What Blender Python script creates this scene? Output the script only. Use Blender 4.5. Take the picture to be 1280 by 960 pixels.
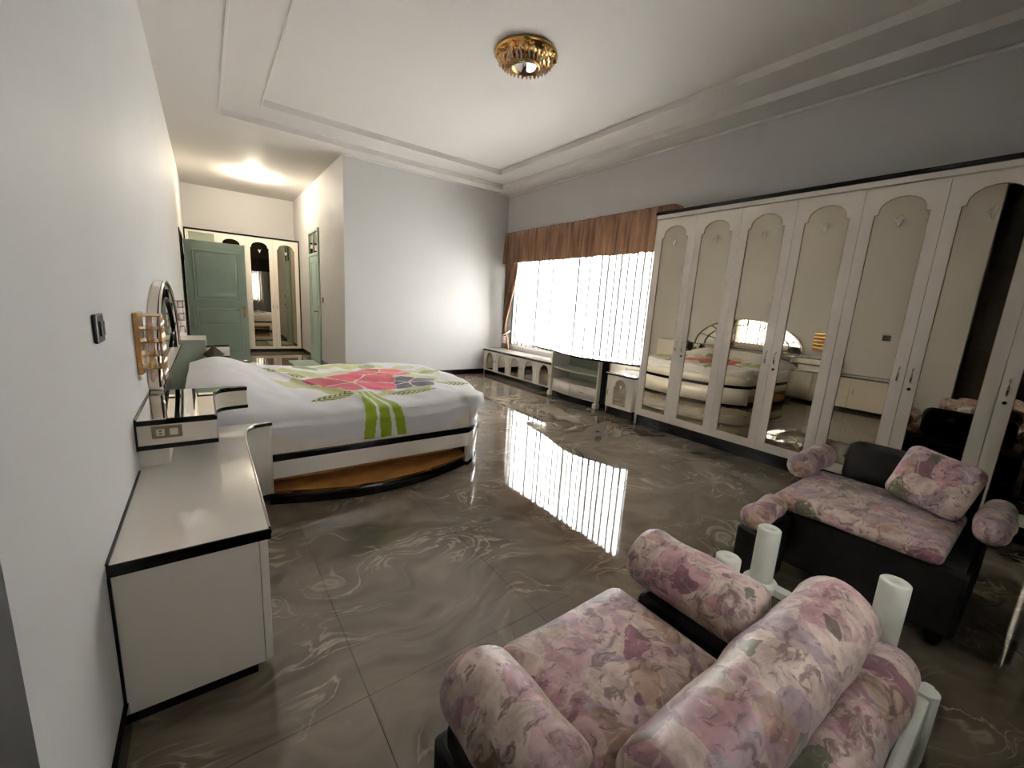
import bpy, bmesh, math, random
from mathutils import Vector, Matrix, geometry, noise

# ------------------------------------------------------------------ clear
for o in list(bpy.data.objects): bpy.data.objects.remove(o)
scene = bpy.context.scene
COL = scene.collection

# ------------------------------------------------------------------ camera (solved from the photograph's lines)
F_PX, YAW, PITCH, ROLL = 512.11, 0.64305, 0.1876, 0.06196
CAM = Vector((0.271, 0.0, 1.323))
fwd = Vector((math.sin(YAW)*math.cos(PITCH), math.cos(YAW)*math.cos(PITCH), -math.sin(PITCH)))
rgt = Vector((math.cos(YAW), -math.sin(YAW), 0)); upv = rgt.cross(fwd)
rr = math.cos(ROLL)*rgt + math.sin(ROLL)*upv
uu = -math.sin(ROLL)*rgt + math.cos(ROLL)*upv
cd = bpy.data.cameras.new('camera'); cam = bpy.data.objects.new('camera', cd); COL.objects.link(cam)
cd.sensor_width = 36; cd.sensor_fit = 'HORIZONTAL'; cd.lens = F_PX/1280*36; cd.clip_start = .01
cam.matrix_world = Matrix(((rr.x, uu.x, -fwd.x, CAM.x), (rr.y, uu.y, -fwd.y, CAM.y), (rr.z, uu.z, -fwd.z, CAM.z), (0, 0, 0, 1)))
scene.camera = cam

# ------------------------------------------------------------------ world (overcast sky outside the window), exposure
w = bpy.data.worlds.new('sky'); scene.world = w; w.use_nodes = True
bg = w.node_tree.nodes['Background']; bg.inputs[0].default_value = (.965, .985, 1, 1); bg.inputs[1].default_value = 16.0
vs = scene.view_settings
vs.view_transform = 'Standard'; vs.look = 'None'; vs.gamma = 1; vs.use_curve_mapping = False; vs.exposure = 1.17
# a light portal in the window opening: it gives off no light, it only tells the renderer where the sky gets in
pl = bpy.data.lights.new('window_portal', 'AREA'); pl.shape = 'RECTANGLE'; pl.size = 3.1; pl.size_y = 1.9
pl.cycles.is_portal = True
po = bpy.data.objects.new('window_portal', pl); COL.objects.link(po)
po.location = (5.06, 4.78, 1.55); po.rotation_euler = (math.radians(90), 0, math.radians(90))
pl2 = bpy.data.lights.new('rear_window_portal', 'AREA'); pl2.shape = 'RECTANGLE'; pl2.size = 1.0; pl2.size_y = 1.2; pl2.cycles.is_portal = True
po2 = bpy.data.objects.new('rear_window_portal', pl2); COL.objects.link(po2)
po2.location = (1.7, -.345, 1.5); po2.rotation_euler = (math.radians(90), 0, 0)

# ------------------------------------------------------------------ room numbers (metres)
XR, YB, YF, XC, YN = 4.963, 6.70, 10.389, 1.99, -0.25
ZS, ZM, ZI = 3.336, 3.405, 3.474
XW, Y0, DW = 4.415, 2.983, 0.46
YJ = 0.881                    # near end of the left wall

# ------------------------------------------------------------------ materials
MATS = {}
def nmat(name, color, rough=.5, metal=0., spec=.5, ior=1.45, trans=0., coat=0., noise_amt=0., noise_scale=8., bump=0., sheen=0.):
    m = bpy.data.materials.new(name); m.use_nodes = True
    nt = m.node_tree; b = nt.nodes['Principled BSDF']
    b.inputs['Base Color'].default_value = (*color, 1); b.inputs['Roughness'].default_value = rough
    b.inputs['Metallic'].default_value = metal; b.inputs['Specular IOR Level'].default_value = spec
    b.inputs['IOR'].default_value = ior; b.inputs['Transmission Weight'].default_value = trans
    b.inputs['Coat Weight'].default_value = coat; b.inputs['Coat Roughness'].default_value = .05
    b.inputs['Sheen Weight'].default_value = sheen
    if noise_amt or bump:
        g = nt.nodes.new('ShaderNodeNewGeometry')
        n = nt.nodes.new('ShaderNodeTexNoise'); n.inputs['Scale'].default_value = noise_scale; n.inputs['Detail'].default_value = 4
        nt.links.new(g.outputs['Position'], n.inputs['Vector'])
        if noise_amt:
            r = nt.nodes.new('ShaderNodeValToRGB')
            r.color_ramp.elements[0].position = .3; r.color_ramp.elements[1].position = .7
            r.color_ramp.elements[0].color = (*[c*(1-noise_amt) for c in color], 1)
            r.color_ramp.elements[1].color = (*[min(1, c*(1+noise_amt)) for c in color], 1)
            nt.links.new(n.outputs['Fac'], r.inputs['Fac']); nt.links.new(r.outputs['Color'], b.inputs['Base Color'])
        if bump:
            bp = nt.nodes.new('ShaderNodeBump'); bp.inputs['Strength'].default_value = bump; bp.inputs['Distance'].default_value = .01
            nt.links.new(n.outputs['Fac'], bp.inputs['Height']); nt.links.new(bp.outputs['Normal'], b.inputs['Normal'])
    MATS[name] = m
    return m
nmat('wall_paint', (.595, .58, .56), .6, noise_amt=.015, noise_scale=1.5)
nmat('ceiling_paint', (.76, .73, .69), .7, noise_amt=.01, noise_scale=2)
nmat('lacquer', (.87, .805, .70), .22, noise_amt=.012, noise_scale=5)
nmat('lacquer_gloss', (.87, .815, .73), .08, coat=.6, noise_amt=.012, noise_scale=5)
nmat('black_gloss', (.006, .006, .007), .18, noise_amt=.1)
nmat('black_stone', (.008, .008, .009), .12, noise_amt=.3, noise_scale=60)
nmat('mirror', (.42, .375, .29), .015, metal=1, noise_amt=.01, noise_scale=1)
nmat('mirror_clear', (.82, .80, .76), .01, metal=1, noise_amt=.01, noise_scale=1)
nmat('chrome', (.75, .72, .66), .12, metal=1, noise_amt=.03)
nmat('gold', (.62, .38, .13), .22, metal=1, noise_amt=.25, noise_scale=40)
nmat('gold_dark', (.36, .21, .08), .35, metal=1, noise_amt=.3, noise_scale=40)
nmat('amber_glass', (.70, .36, .10), .15, noise_amt=.2, noise_scale=30, coat=.4)
nmat('pale_crystal', (.86, .70, .56), .05, trans=.45, noise_amt=.1, noise_scale=40)
nmat('pink_crystal', (.88, .74, .68), .12, noise_amt=.12, noise_scale=40, coat=.5)
nmat('crystal', (.95, .93, .88), .02, trans=.85, ior=1.5, noise_amt=.02)
nmat('green_paint', (.43, .57, .50), .35, noise_amt=.04, noise_scale=6)
nmat('sage_panel', (.33, .365, .29), .12, noise_amt=.03, noise_scale=3)
nmat('wood_amber', (.46, .21, .055), .35, noise_amt=.18, noise_scale=7)
nmat('dark_wood', (.018, .012, .009), .5, noise_amt=.3, noise_scale=10)
nmat('rear_wall_dark', (.07, .045, .03), .5, noise_amt=.25, noise_scale=6)  # unseen rear wall, made dark to hold back the fill light
nmat('dark_gap', (.01, .01, .01), .8, noise_amt=.1)
nmat('mattress', (.80, .79, .77), .8, noise_amt=.02, bump=.1)
nmat('white_post', (.74, .74, .66), .45, noise_amt=.06, noise_scale=14)
nmat('switch_dark', (.012, .011, .010), .3, noise_amt=.1)
nmat('socket_brass', (.30, .23, .13), .35, metal=.4, noise_amt=.1, noise_scale=30)
nmat('socket_white', (.8, .77, .7), .4, noise_amt=.02)
nmat('olive_cloth', (.06, .052, .026), .9, noise_amt=.3, noise_scale=30)
nmat('mat_green', (.33, .42, .37), .8, noise_amt=.1, noise_scale=40, bump=.4)
nmat('grout', (.36, .31, .25), .5, noise_amt=.1)
nmat('window_frame', (.35, .33, .28), .4, noise_amt=.05)
nmat('beige_drape', (.42, .34, .25), .9, noise_amt=.1, noise_scale=12)
nmat('dark_base', (.012, .010, .009), .7, noise_amt=.3, noise_scale=12)
g_ = nmat('pane_glass', (1, 1, 1), 0, trans=1, ior=1.45)

def mat_brown_curtain():
    m = nmat('brown_curtain', (.17, .085, .042), .55, sheen=.3)
    nt = m.node_tree; b = nt.nodes['Principled BSDF']
    g = nt.nodes.new('ShaderNodeNewGeometry'); n = nt.nodes.new('ShaderNodeTexNoise')
    mp = nt.nodes.new('ShaderNodeMapping'); mp.inputs['Scale'].default_value = (6, 6, .8)
    nt.links.new(g.outputs['Position'], mp.inputs['Vector']); nt.links.new(mp.outputs['Vector'], n.inputs['Vector'])
    n.inputs['Scale'].default_value = 2; n.inputs['Detail'].default_value = 5
    r = nt.nodes.new('ShaderNodeValToRGB')
    r.color_ramp.elements[0].position = .32; r.color_ramp.elements[0].color = (.13, .066, .034, 1)
    r.color_ramp.elements[1].position = .7; r.color_ramp.elements[1].color = (.36, .20, .115, 1)
    nt.links.new(n.outputs['Fac'], r.inputs['Fac']); nt.links.new(r.outputs['Color'], b.inputs['Base Color'])
    tl = nt.nodes.new('ShaderNodeBsdfTranslucent'); nt.links.new(r.outputs['Color'], tl.inputs[0])
    mx = nt.nodes.new('ShaderNodeMixShader'); mx.inputs[0].default_value = .05
    nt.links.new(b.outputs[0], mx.inputs[1]); nt.links.new(tl.outputs[0], mx.inputs[2]); nt.links.new(mx.outputs[0], nt.nodes['Material Output'].inputs['Surface'])
mat_brown_curtain()

def mat_sheer(name, dens0, dens1, fold_t, scat=1.0):
    """thin cloth: part of the light passes straight, part is scattered; fold shade is painted in as darker lines"""
    m = bpy.data.materials.new(name); m.use_nodes = True; nt = m.node_tree; L = nt.links.new
    nt.nodes.remove(nt.nodes['Principled BSDF']); out = nt.nodes['Material Output']
    at = nt.nodes.new('ShaderNodeAttribute'); at.attribute_name = 'fold_dark'
    mc = nt.nodes.new('ShaderNodeMixRGB'); mc.inputs[1].default_value = (.97, .96, .94, 1); mc.inputs[2].default_value = (fold_t, fold_t*.98, fold_t*.95, 1)
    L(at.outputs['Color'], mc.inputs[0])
    ml = nt.nodes.new('ShaderNodeMixRGB'); ml.inputs[1].default_value = (.85*scat, .83*scat, .8*scat, 1); ml.inputs[2].default_value = (fold_t, fold_t*.98, fold_t*.95, 1)
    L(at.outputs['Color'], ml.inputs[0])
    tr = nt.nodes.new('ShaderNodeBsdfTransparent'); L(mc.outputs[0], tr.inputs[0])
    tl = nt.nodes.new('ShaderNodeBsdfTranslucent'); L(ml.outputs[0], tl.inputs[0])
    df = nt.nodes.new('ShaderNodeBsdfDiffuse'); df.inputs[0].default_value = (.85, .83, .8, 1)
    g = nt.nodes.new('ShaderNodeNewGeometry'); n = nt.nodes.new('ShaderNodeTexNoise'); n.inputs['Scale'].default_value = 25
    L(g.outputs['Position'], n.inputs['Vector'])
    mr = nt.nodes.new('ShaderNodeMapRange'); mr.inputs['To Min'].default_value = dens0; mr.inputs['To Max'].default_value = dens1
    L(n.outputs['Fac'], mr.inputs['Value'])
    m1 = nt.nodes.new('ShaderNodeMixShader'); m1.inputs[0].default_value = .4
    L(tl.outputs[0], m1.inputs[1]); L(df.outputs[0], m1.inputs[2])
    m2 = nt.nodes.new('ShaderNodeMixShader')
    L(mr.outputs[0], m2.inputs[0]); L(tr.outputs[0], m2.inputs[1]); L(m1.outputs[0], m2.inputs[2])
    L(m2.outputs[0], out.inputs['Surface']); MATS[name] = m
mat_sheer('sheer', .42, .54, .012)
mat_sheer('sheer_dense', .96, .98, .3, .55)

def mat_marble():
    m = bpy.data.materials.new('marble_floor'); m.use_nodes = True; nt = m.node_tree; b = nt.nodes['Principled BSDF']
    L = nt.links.new
    g = nt.nodes.new('ShaderNodeNewGeometry')
    n1 = nt.nodes.new('ShaderNodeTexNoise'); n1.inputs['Scale'].default_value = .9; n1.inputs['Detail'].default_value = 3
    L(g.outputs['Position'], n1.inputs['Vector'])
    va = nt.nodes.new('ShaderNodeVectorMath'); va.operation = 'SCALE'; va.inputs['Scale'].default_value = 2.2
    L(n1.outputs['Color'], va.inputs[0])
    vb = nt.nodes.new('ShaderNodeVectorMath'); vb.operation = 'ADD'; L(g.outputs['Position'], vb.inputs[0]); L(va.outputs[0], vb.inputs[1])
    mp = nt.nodes.new('ShaderNodeMapping'); mp.inputs['Rotation'].default_value = (0, 0, .5); mp.inputs['Scale'].default_value = (1.0, 2.3, 1)
    L(vb.outputs[0], mp.inputs['Vector'])
    n2 = nt.nodes.new('ShaderNodeTexNoise'); n2.inputs['Scale'].default_value = 1.7; n2.inputs['Detail'].default_value = 7; n2.inputs['Roughness'].default_value = .55; n2.inputs['Distortion'].default_value = .6
    L(mp.outputs[0], n2.inputs['Vector'])
    r1 = nt.nodes.new('ShaderNodeValToRGB'); e = r1.color_ramp.elements
    e[0].position = .30; e[0].color = (.10, .08, .055, 1); e[1].position = .72; e[1].color = (.27, .215, .155, 1)
    k = e.new(.50); k.color = (.185, .148, .106, 1)
    L(n2.outputs['Fac'], r1.inputs['Fac'])
    # thin veins where a second field crosses its middle value
    n3 = nt.nodes.new('ShaderNodeTexNoise'); n3.inputs['Scale'].default_value = 1.25; n3.inputs['Detail'].default_value = 5; n3.inputs['Roughness'].default_value = .5; n3.inputs['Distortion'].default_value = .9
    L(mp.outputs[0], n3.inputs['Vector'])
    r2 = nt.nodes.new('ShaderNodeValToRGB'); e = r2.color_ramp.elements
    e[0].position = .487; e[0].color = (0, 0, 0, 1); e[1].position = .513; e[1].color = (0, 0, 0, 1)
    k = e.new(.50); k.color = (1, 1, 1, 1)
    L(n3.outputs['Fac'], r2.inputs['Fac'])
    r3 = nt.nodes.new('ShaderNodeValToRGB'); e = r3.color_ramp.elements
    e[0].position = .565; e[0].color = (0, 0, 0, 1); e[1].position = .60; e[1].color = (0, 0, 0, 1)
    k = e.new(.583); k.color = (.8, .8, .8, 1)
    L(n3.outputs['Fac'], r3.inputs['Fac'])
    n4 = nt.nodes.new('ShaderNodeTexNoise'); n4.inputs['Scale'].default_value = 2.4; L(g.outputs['Position'], n4.inputs['Vector'])
    r4 = nt.nodes.new('ShaderNodeValToRGB'); r4.color_ramp.elements[0].position = .45; r4.color_ramp.elements[1].position = .62
    L(n4.outputs['Fac'], r4.inputs['Fac'])
    ad = nt.nodes.new('ShaderNodeMath'); ad.operation = 'MAXIMUM'; L(r2.outputs['Color'], ad.inputs[0]); L(r3.outputs['Color'], ad.inputs[1])
    mu = nt.nodes.new('ShaderNodeMath'); mu.operation = 'MULTIPLY'; L(ad.outputs[0], mu.inputs[0]); L(r4.outputs['Color'], mu.inputs[1])
    mx = nt.nodes.new('ShaderNodeMixRGB'); mx.inputs[2].default_value = (.46, .39, .29, 1)
    L(mu.outputs[0], mx.inputs[0]); L(r1.outputs['Color'], mx.inputs[1])
    L(mx.outputs[0], b.inputs['Base Color'])
    b.inputs['Roughness'].default_value = .025; b.inputs['IOR'].default_value = 1.75; b.inputs['Specular IOR Level'].default_value = .5
    MATS['marble_floor'] = m
mat_marble()

def mat_floral():
    m = bpy.data.materials.new('floral_satin'); m.use_nodes = True; nt = m.node_tree; b = nt.nodes['Principled BSDF']; L = nt.links.new
    g = nt.nodes.new('ShaderNodeNewGeometry')
    nz = nt.nodes.new('ShaderNodeTexNoise'); nz.inputs['Scale'].default_value = 9; nz.inputs['Detail'].default_value = 4; L(g.outputs['Position'], nz.inputs['Vector'])
    sc = nt.nodes.new('ShaderNodeVectorMath'); sc.operation = 'SCALE'; sc.inputs['Scale'].default_value = .10; L(nz.outputs['Color'], sc.inputs[0])
    ad = nt.nodes.new('ShaderNodeVectorMath'); ad.operation = 'ADD'; L(g.outputs['Position'], ad.inputs[0]); L(sc.outputs[0], ad.inputs[1])
    # patches of cream, pink, mauve and tan
    v = nt.nodes.new('ShaderNodeTexVoronoi'); v.inputs['Scale'].default_value = 11; L(ad.outputs[0], v.inputs['Vector'])
    sp = nt.nodes.new('ShaderNodeSeparateColor'); L(v.outputs['Color'], sp.inputs[0])
    r = nt.nodes.new('ShaderNodeValToRGB'); r.color_ramp.interpolation = 'CONSTANT'; e = r.color_ramp.elements
    e[0].position = 0; e[0].color = (.66, .52, .46, 1); e[1].position = .25; e[1].color = (.56, .33, .36, 1)
    for p, c in ((.42, (.70, .57, .50)), (.58, (.47, .36, .38)), (.68, (.62, .42, .44)), (.82, (.50, .34, .26)), (.91, (.30, .13, .17)), (.96, (.19, .19, .12))):
        k = e.new(p); k.color = (*c, 1)
    L(sp.outputs[0], r.inputs['Fac'])
    # soft brushed tone inside the patches
    n2 = nt.nodes.new('ShaderNodeTexNoise'); n2.inputs['Scale'].default_value = 22; n2.inputs['Detail'].default_value = 4; L(ad.outputs[0], n2.inputs['Vector'])
    r2 = nt.nodes.new('ShaderNodeValToRGB'); r2.color_ramp.elements[0].position = .40; r2.color_ramp.elements[1].position = .62
    r2.color_ramp.elements[0].color = (.62, .56, .55, 1); r2.color_ramp.elements[1].color = (1.08, 1.05, 1.03, 1)
    L(n2.outputs['Fac'], r2.inputs['Fac'])
    mu = nt.nodes.new('ShaderNodeMixRGB'); mu.blend_type = 'MULTIPLY'; mu.inputs[0].default_value = .8; L(r.outputs['Color'], mu.inputs[1]); L(r2.outputs['Color'], mu.inputs[2])
    # rosettes: rings round scattered centres
    v2 = nt.nodes.new('ShaderNodeTexVoronoi'); v2.inputs['Scale'].default_value = 5.2; L(ad.outputs[0], v2.inputs['Vector'])
    r3 = nt.nodes.new('ShaderNodeValToRGB'); e = r3.color_ramp.elements
    e[0].position = .0; e[0].color = (1, 1, 1, 1); e[1].position = .36; e[1].color = (0, 0, 0, 1)
    for p, c in ((.10, .15), (.16, .9), (.20, .1), (.26, .75), (.30, 0)):
        k = e.new(p); k.color = (c, c, c, 1)
    L(v2.outputs['Distance'], r3.inputs['Fac'])
    sp2 = nt.nodes.new('ShaderNodeSeparateColor'); L(v2.outputs['Color'], sp2.inputs[0])
    r4 = nt.nodes.new('ShaderNodeValToRGB'); r4.color_ramp.interpolation = 'CONSTANT'; e = r4.color_ramp.elements
    e[0].position = 0; e[0].color = (.32, .10, .15, 1); e[1].position = .4; e[1].color = (.20, .17, .20, 1)
    k = e.new(.65); k.color = (.80, .68, .62, 1); k = e.new(.85); k.color = (.13, .13, .09, 1)
    L(sp2.outputs[1], r4.inputs['Fac'])
    f3 = nt.nodes.new('ShaderNodeMath'); f3.operation = 'MULTIPLY'; f3.inputs[1].default_value = .62; L(r3.outputs['Color'], f3.inputs[0])
    m3 = nt.nodes.new('ShaderNodeMixRGB'); L(f3.outputs[0], m3.inputs[0]); L(mu.outputs[0], m3.inputs[1]); L(r4.outputs['Color'], m3.inputs[2])
    # thin light and dark outlines of the drawing
    v3 = nt.nodes.new('ShaderNodeTexVoronoi'); v3.feature = 'DISTANCE_TO_EDGE'; v3.inputs['Scale'].default_value = 8.5; L(ad.outputs[0], v3.inputs['Vector'])
    r5 = nt.nodes.new('ShaderNodeValToRGB'); r5.color_ramp.elements[0].position = .012; r5.color_ramp.elements[1].position = .035
    r5.color_ramp.elements[0].color = (.55, .55, .55, 1); r5.color_ramp.elements[1].color = (0, 0, 0, 1)
    L(v3.outputs['Distance'], r5.inputs['Fac'])
    nk = nt.nodes.new('ShaderNodeTexNoise'); nk.inputs['Scale'].default_value = 7; nk.inputs['Detail'].default_value = 3; L(g.outputs['Position'], nk.inputs['Vector'])
    rk = nt.nodes.new('ShaderNodeValToRGB'); rk.color_ramp.elements[0].position = .50; rk.color_ramp.elements[1].position = .60; L(nk.outputs['Fac'], rk.inputs['Fac'])
    fk = nt.nodes.new('ShaderNodeMath'); fk.operation = 'MULTIPLY'; L(r5.outputs['Color'], fk.inputs[0]); L(rk.outputs['Color'], fk.inputs[1])
    m4 = nt.nodes.new('ShaderNodeMixRGB'); m4.inputs[2].default_value = (.74, .62, .56, 1); L(fk.outputs[0], m4.inputs[0]); L(m3.outputs[0], m4.inputs[1])
    # brushed dark accents and tan tones of the painted leaves
    mpp = nt.nodes.new('ShaderNodeMapping'); mpp.inputs['Scale'].default_value = (1.0, 1.7, 1.2); mpp.inputs['Rotation'].default_value = (0, 0, .7); L(ad.outputs[0], mpp.inputs['Vector'])
    nd = nt.nodes.new('ShaderNodeTexNoise'); nd.inputs['Scale'].default_value = 15; nd.inputs['Detail'].default_value = 6; nd.inputs['Roughness'].default_value = .6; nd.inputs['Distortion'].default_value = 1.2; L(mpp.outputs[0], nd.inputs['Vector'])
    rd = nt.nodes.new('ShaderNodeValToRGB'); rd.color_ramp.elements[0].position = .54; rd.color_ramp.elements[1].position = .62; L(nd.outputs['Fac'], rd.inputs['Fac'])
    fd = nt.nodes.new('ShaderNodeMath'); fd.operation = 'MULTIPLY'; fd.inputs[1].default_value = .8; L(rd.outputs['Color'], fd.inputs[0])
    m5 = nt.nodes.new('ShaderNodeMixRGB'); m5.inputs[2].default_value = (.17, .085, .075, 1); L(fd.outputs[0], m5.inputs[0]); L(m4.outputs[0], m5.inputs[1])
    rl = nt.nodes.new('ShaderNodeValToRGB'); rl.color_ramp.elements[0].position = .33; rl.color_ramp.elements[1].position = .40
    rl.color_ramp.elements[0].color = (.8, .8, .8, 1); rl.color_ramp.elements[1].color = (0, 0, 0, 1); L(nd.outputs['Fac'], rl.inputs['Fac'])
    m6 = nt.nodes.new('ShaderNodeMixRGB'); m6.inputs[2].default_value = (.66, .54, .44, 1); L(rl.outputs['Color'], m6.inputs[0]); L(m5.outputs[0], m6.inputs[1])
    L(m6.outputs[0], b.inputs['Base Color'])
    b.inputs['Roughness'].default_value = .42; b.inputs['Sheen Weight'].default_value = .25
    MATS['floral_satin'] = m
mat_floral()

def mat_print():
    m = bpy.data.materials.new('blanket_print'); m.use_nodes = True; nt = m.node_tree; b = nt.nodes['Principled BSDF']
    a = nt.nodes.new('ShaderNodeAttribute'); a.attribute_name = 'print'
    nt.links.new(a.outputs['Color'], b.inputs['Base Color']); b.inputs['Roughness'].default_value = .75
    b.inputs['Sheen Weight'].default_value = .2
    MATS['blanket_print'] = m
mat_print()

def mat_emit(name, col, s):
    m = bpy.data.materials.new(name); m.use_nodes = True; b = m.node_tree.nodes['Principled BSDF']
    b.inputs['Emission Color'].default_value = (*col, 1); b.inputs['Emission Strength'].default_value = s; MATS[name] = m
mat_emit('lamp_glow', (1, .93, .8), 30)

# ------------------------------------------------------------------ object helpers
ORG = {}
def tag(o, label=None, cat=None, group=None, kind=None):
    if label: o['label'] = label
    if cat: o['category'] = cat
    if group: o['group'] = group
    if kind: o['kind'] = kind
    return o
def empty(name, loc, label=None, cat=None, group=None, kind=None):
    o = bpy.data.objects.new(name, None); COL.objects.link(o); o.location = loc; o.empty_display_size = .05
    ORG[o.name] = Vector(loc); return tag(o, label, cat, group, kind)
def obj(name, bm, mat, parent=None, smooth=False, org=None, weld=False):
    """link bm (world coordinates) as ONE mesh object"""
    me = bpy.data.meshes.new(name)
    if weld: bmesh.ops.remove_doubles(bm, verts=bm.verts, dist=1e-5)
    bmesh.ops.recalc_face_normals(bm, faces=bm.faces)
    o0 = ORG[parent.name] if parent is not None else Vector(org or (0, 0, 0))
    if o0.length: bmesh.ops.translate(bm, verts=bm.verts, vec=-o0)
    bm.to_mesh(me); bm.free()
    mats = mat if isinstance(mat, (list, tuple)) else [mat]
    for k in mats: me.materials.append(MATS[k])
    if smooth:
        for p in me.polygons: p.use_smooth = True
    o = bpy.data.objects.new(name, me); COL.objects.link(o)
    if parent is not None: o.parent = parent
    else: o.location = o0
    ORG[o.name] = o0
    return o
def copy_tree(o, dloc, parent=None):
    c = o.copy(); COL.objects.link(c)
    if parent is None: c.location = o.location + Vector(dloc); ORG[c.name] = ORG[o.name] + Vector(dloc)
    else: c.parent = parent; ORG[c.name] = ORG[parent.name]
    for ch in [x for x in bpy.data.objects if x.parent == o]: copy_tree(ch, (0, 0, 0), c)
    return c
def struct(o): o['kind'] = 'structure'; return o

def B(): return bmesh.new()
def box(bm, x0, x1, y0, y1, z0, z1, bev=0.0, mi=0):
    t = bmesh.new()
    v = [t.verts.new(p) for p in ((x0,y0,z0),(x1,y0,z0),(x1,y1,z0),(x0,y1,z0),(x0,y0,z1),(x1,y0,z1),(x1,y1,z1),(x0,y1,z1))]
    for f in ((0,3,2,1),(4,5,6,7),(0,1,5,4),(1,2,6,5),(2,3,7,6),(3,0,4,7)): t.faces.new([v[i] for i in f])
    if bev: bmesh.ops.bevel(t, geom=t.edges[:], offset=bev, segments=2, profile=.5, affect='EDGES')
    join(bm, t, mi); return bm
def join(bm, t, mi=0):
    m = {}
    for v in t.verts: m[v] = bm.verts.new(v.co)
    for f in t.faces:
        try: nf = bm.faces.new([m[v] for v in f.verts]); nf.material_index = mi; nf.smooth = f.smooth
        except ValueError: pass
    t.free()
def boxo(name, c, mat, parent=None, bev=0.0, org=None):
    return obj(name, box(B(), *c, bev=bev), mat, parent, org=org)
def prism(bm, pts, a0, a1, axis='z', holes=(), mi=0):
    """pts: 2-D outline; axis z -> (x,y), axis x -> (y,z), axis y -> (x,z)"""
    loops = [list(pts)] + [list(h) for h in holes]
    def P(p, a): return {'z': (p[0], p[1], a), 'x': (a, p[0], p[1]), 'y': (p[0], a, p[1])}[axis]
    flat = [p for l in loops for p in l]
    tris = geometry.tessellate_polygon([[Vector((p[0], p[1], 0)) for p in l] for l in loops])
    lo = [bm.verts.new(P(p, a0)) for p in flat]; hi = [bm.verts.new(P(p, a1)) for p in flat]
    for t in tris:
        try:
            f = bm.faces.new([lo[i] for i in t]); f.material_index = mi
            f = bm.faces.new([hi[i] for i in reversed(t)]); f.material_index = mi
        except ValueError: pass
    k = 0
    for l in loops:
        n = len(l)
        for i in range(n):
            a, b_ = k+i, k+(i+1) % n
            f = bm.faces.new([lo[a], lo[b_], hi[b_], hi[a]]); f.material_index = mi
        k += n
    return bm
def frame_t(d):
    d = d.normalized(); a = Vector((0, 0, 1)) if abs(d.z) < .95 else Vector((1, 0, 0))
    u = d.cross(a).normalized(); return u, d.cross(u).normalized()
def tube(bm, pts, r, seg=10, cap=True, rs=None):
    pts = [Vector(p) for p in pts]; rings = []
    for i, p in enumerate(pts):
        d = (pts[min(i+1, len(pts)-1)] - pts[max(i-1, 0)]); u, v = frame_t(d)
        q = rs[i] if rs else r
        rings.append([bm.verts.new(p + q*(math.cos(2*math.pi*k/seg)*u + math.sin(2*math.pi*k/seg)*v)) for k in range(seg)])
    for a, b_ in zip(rings, rings[1:]):
        for k in range(seg):
            f = bm.faces.new([a[k], a[(k+1) % seg], b_[(k+1) % seg], b_[k]]); f.smooth = True
    if cap: bm.faces.new(rings[0]); bm.faces.new(rings[-1])
    return bm
def lathe(bm, prof, c, seg=32, axis='z'):
    rings = []
    for r, h in prof:
        ring = []
        for k in range(seg):
            a = 2*math.pi*k/seg
            p = (r*math.cos(a), r*math.sin(a), h)
            if axis == 'x': p = (h, p[0], p[1])
            if axis == 'y': p = (p[0], h, p[1])
            ring.append(bm.verts.new(Vector(c)+Vector(p)))
        rings.append(ring)
    for a, b_ in zip(rings, rings[1:]):
        for k in range(seg):
            f = bm.faces.new([a[k], a[(k+1) % seg], b_[(k+1) % seg], b_[k]]); f.smooth = True
    bm.faces.new(rings[0]); bm.faces.new(rings[-1])
    return bm
def ribbon(bm, path, z0, z1, t, mi=0):
    """a bent board: plan path (x,y), thickness t to its left"""
    P = [Vector((p[0], p[1])) for p in path]; n = len(P); off = []
    for i in range(n):
        d = (P[min(i+1, n-1)] - P[max(i-1, 0)]).normalized(); off.append(P[i] + t*Vector((-d.y, d.x)))
    R = [[bm.verts.new((q.x, q.y, z)) for q, z in ((P[i], z0), (P[i], z1), (off[i], z1), (off[i], z0))] for i in range(n)]
    for a, b_ in zip(R, R[1:]):
        for k in range(4):
            f = bm.faces.new([a[k], a[(k+1) % 4], b_[(k+1) % 4], b_[k]]); f.material_index = mi; f.smooth = True
    bm.faces.new(R[0]); bm.faces.new(R[-1])
    return bm
def catmull(pts, n=6):
    P = [Vector(p) for p in pts]; out = []
    for i in range(len(P)-1):
        p0, p1, p2, p3 = P[max(i-1, 0)], P[i], P[i+1], P[min(i+2, len(P)-1)]
        for k in range(n):
            t = k/n
            out.append(.5*((2*p1)+(-p0+p2)*t+(2*p0-5*p1+4*p2-p3)*t*t+(-p0+3*p1-3*p2+p3)*t**3))
    out.append(P[-1]); return [tuple(o) for o in out]
def sst(a, b_, x):
    t = max(0, min(1, (x-a)/(b_-a))); return t*t*(3-2*t)

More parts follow.
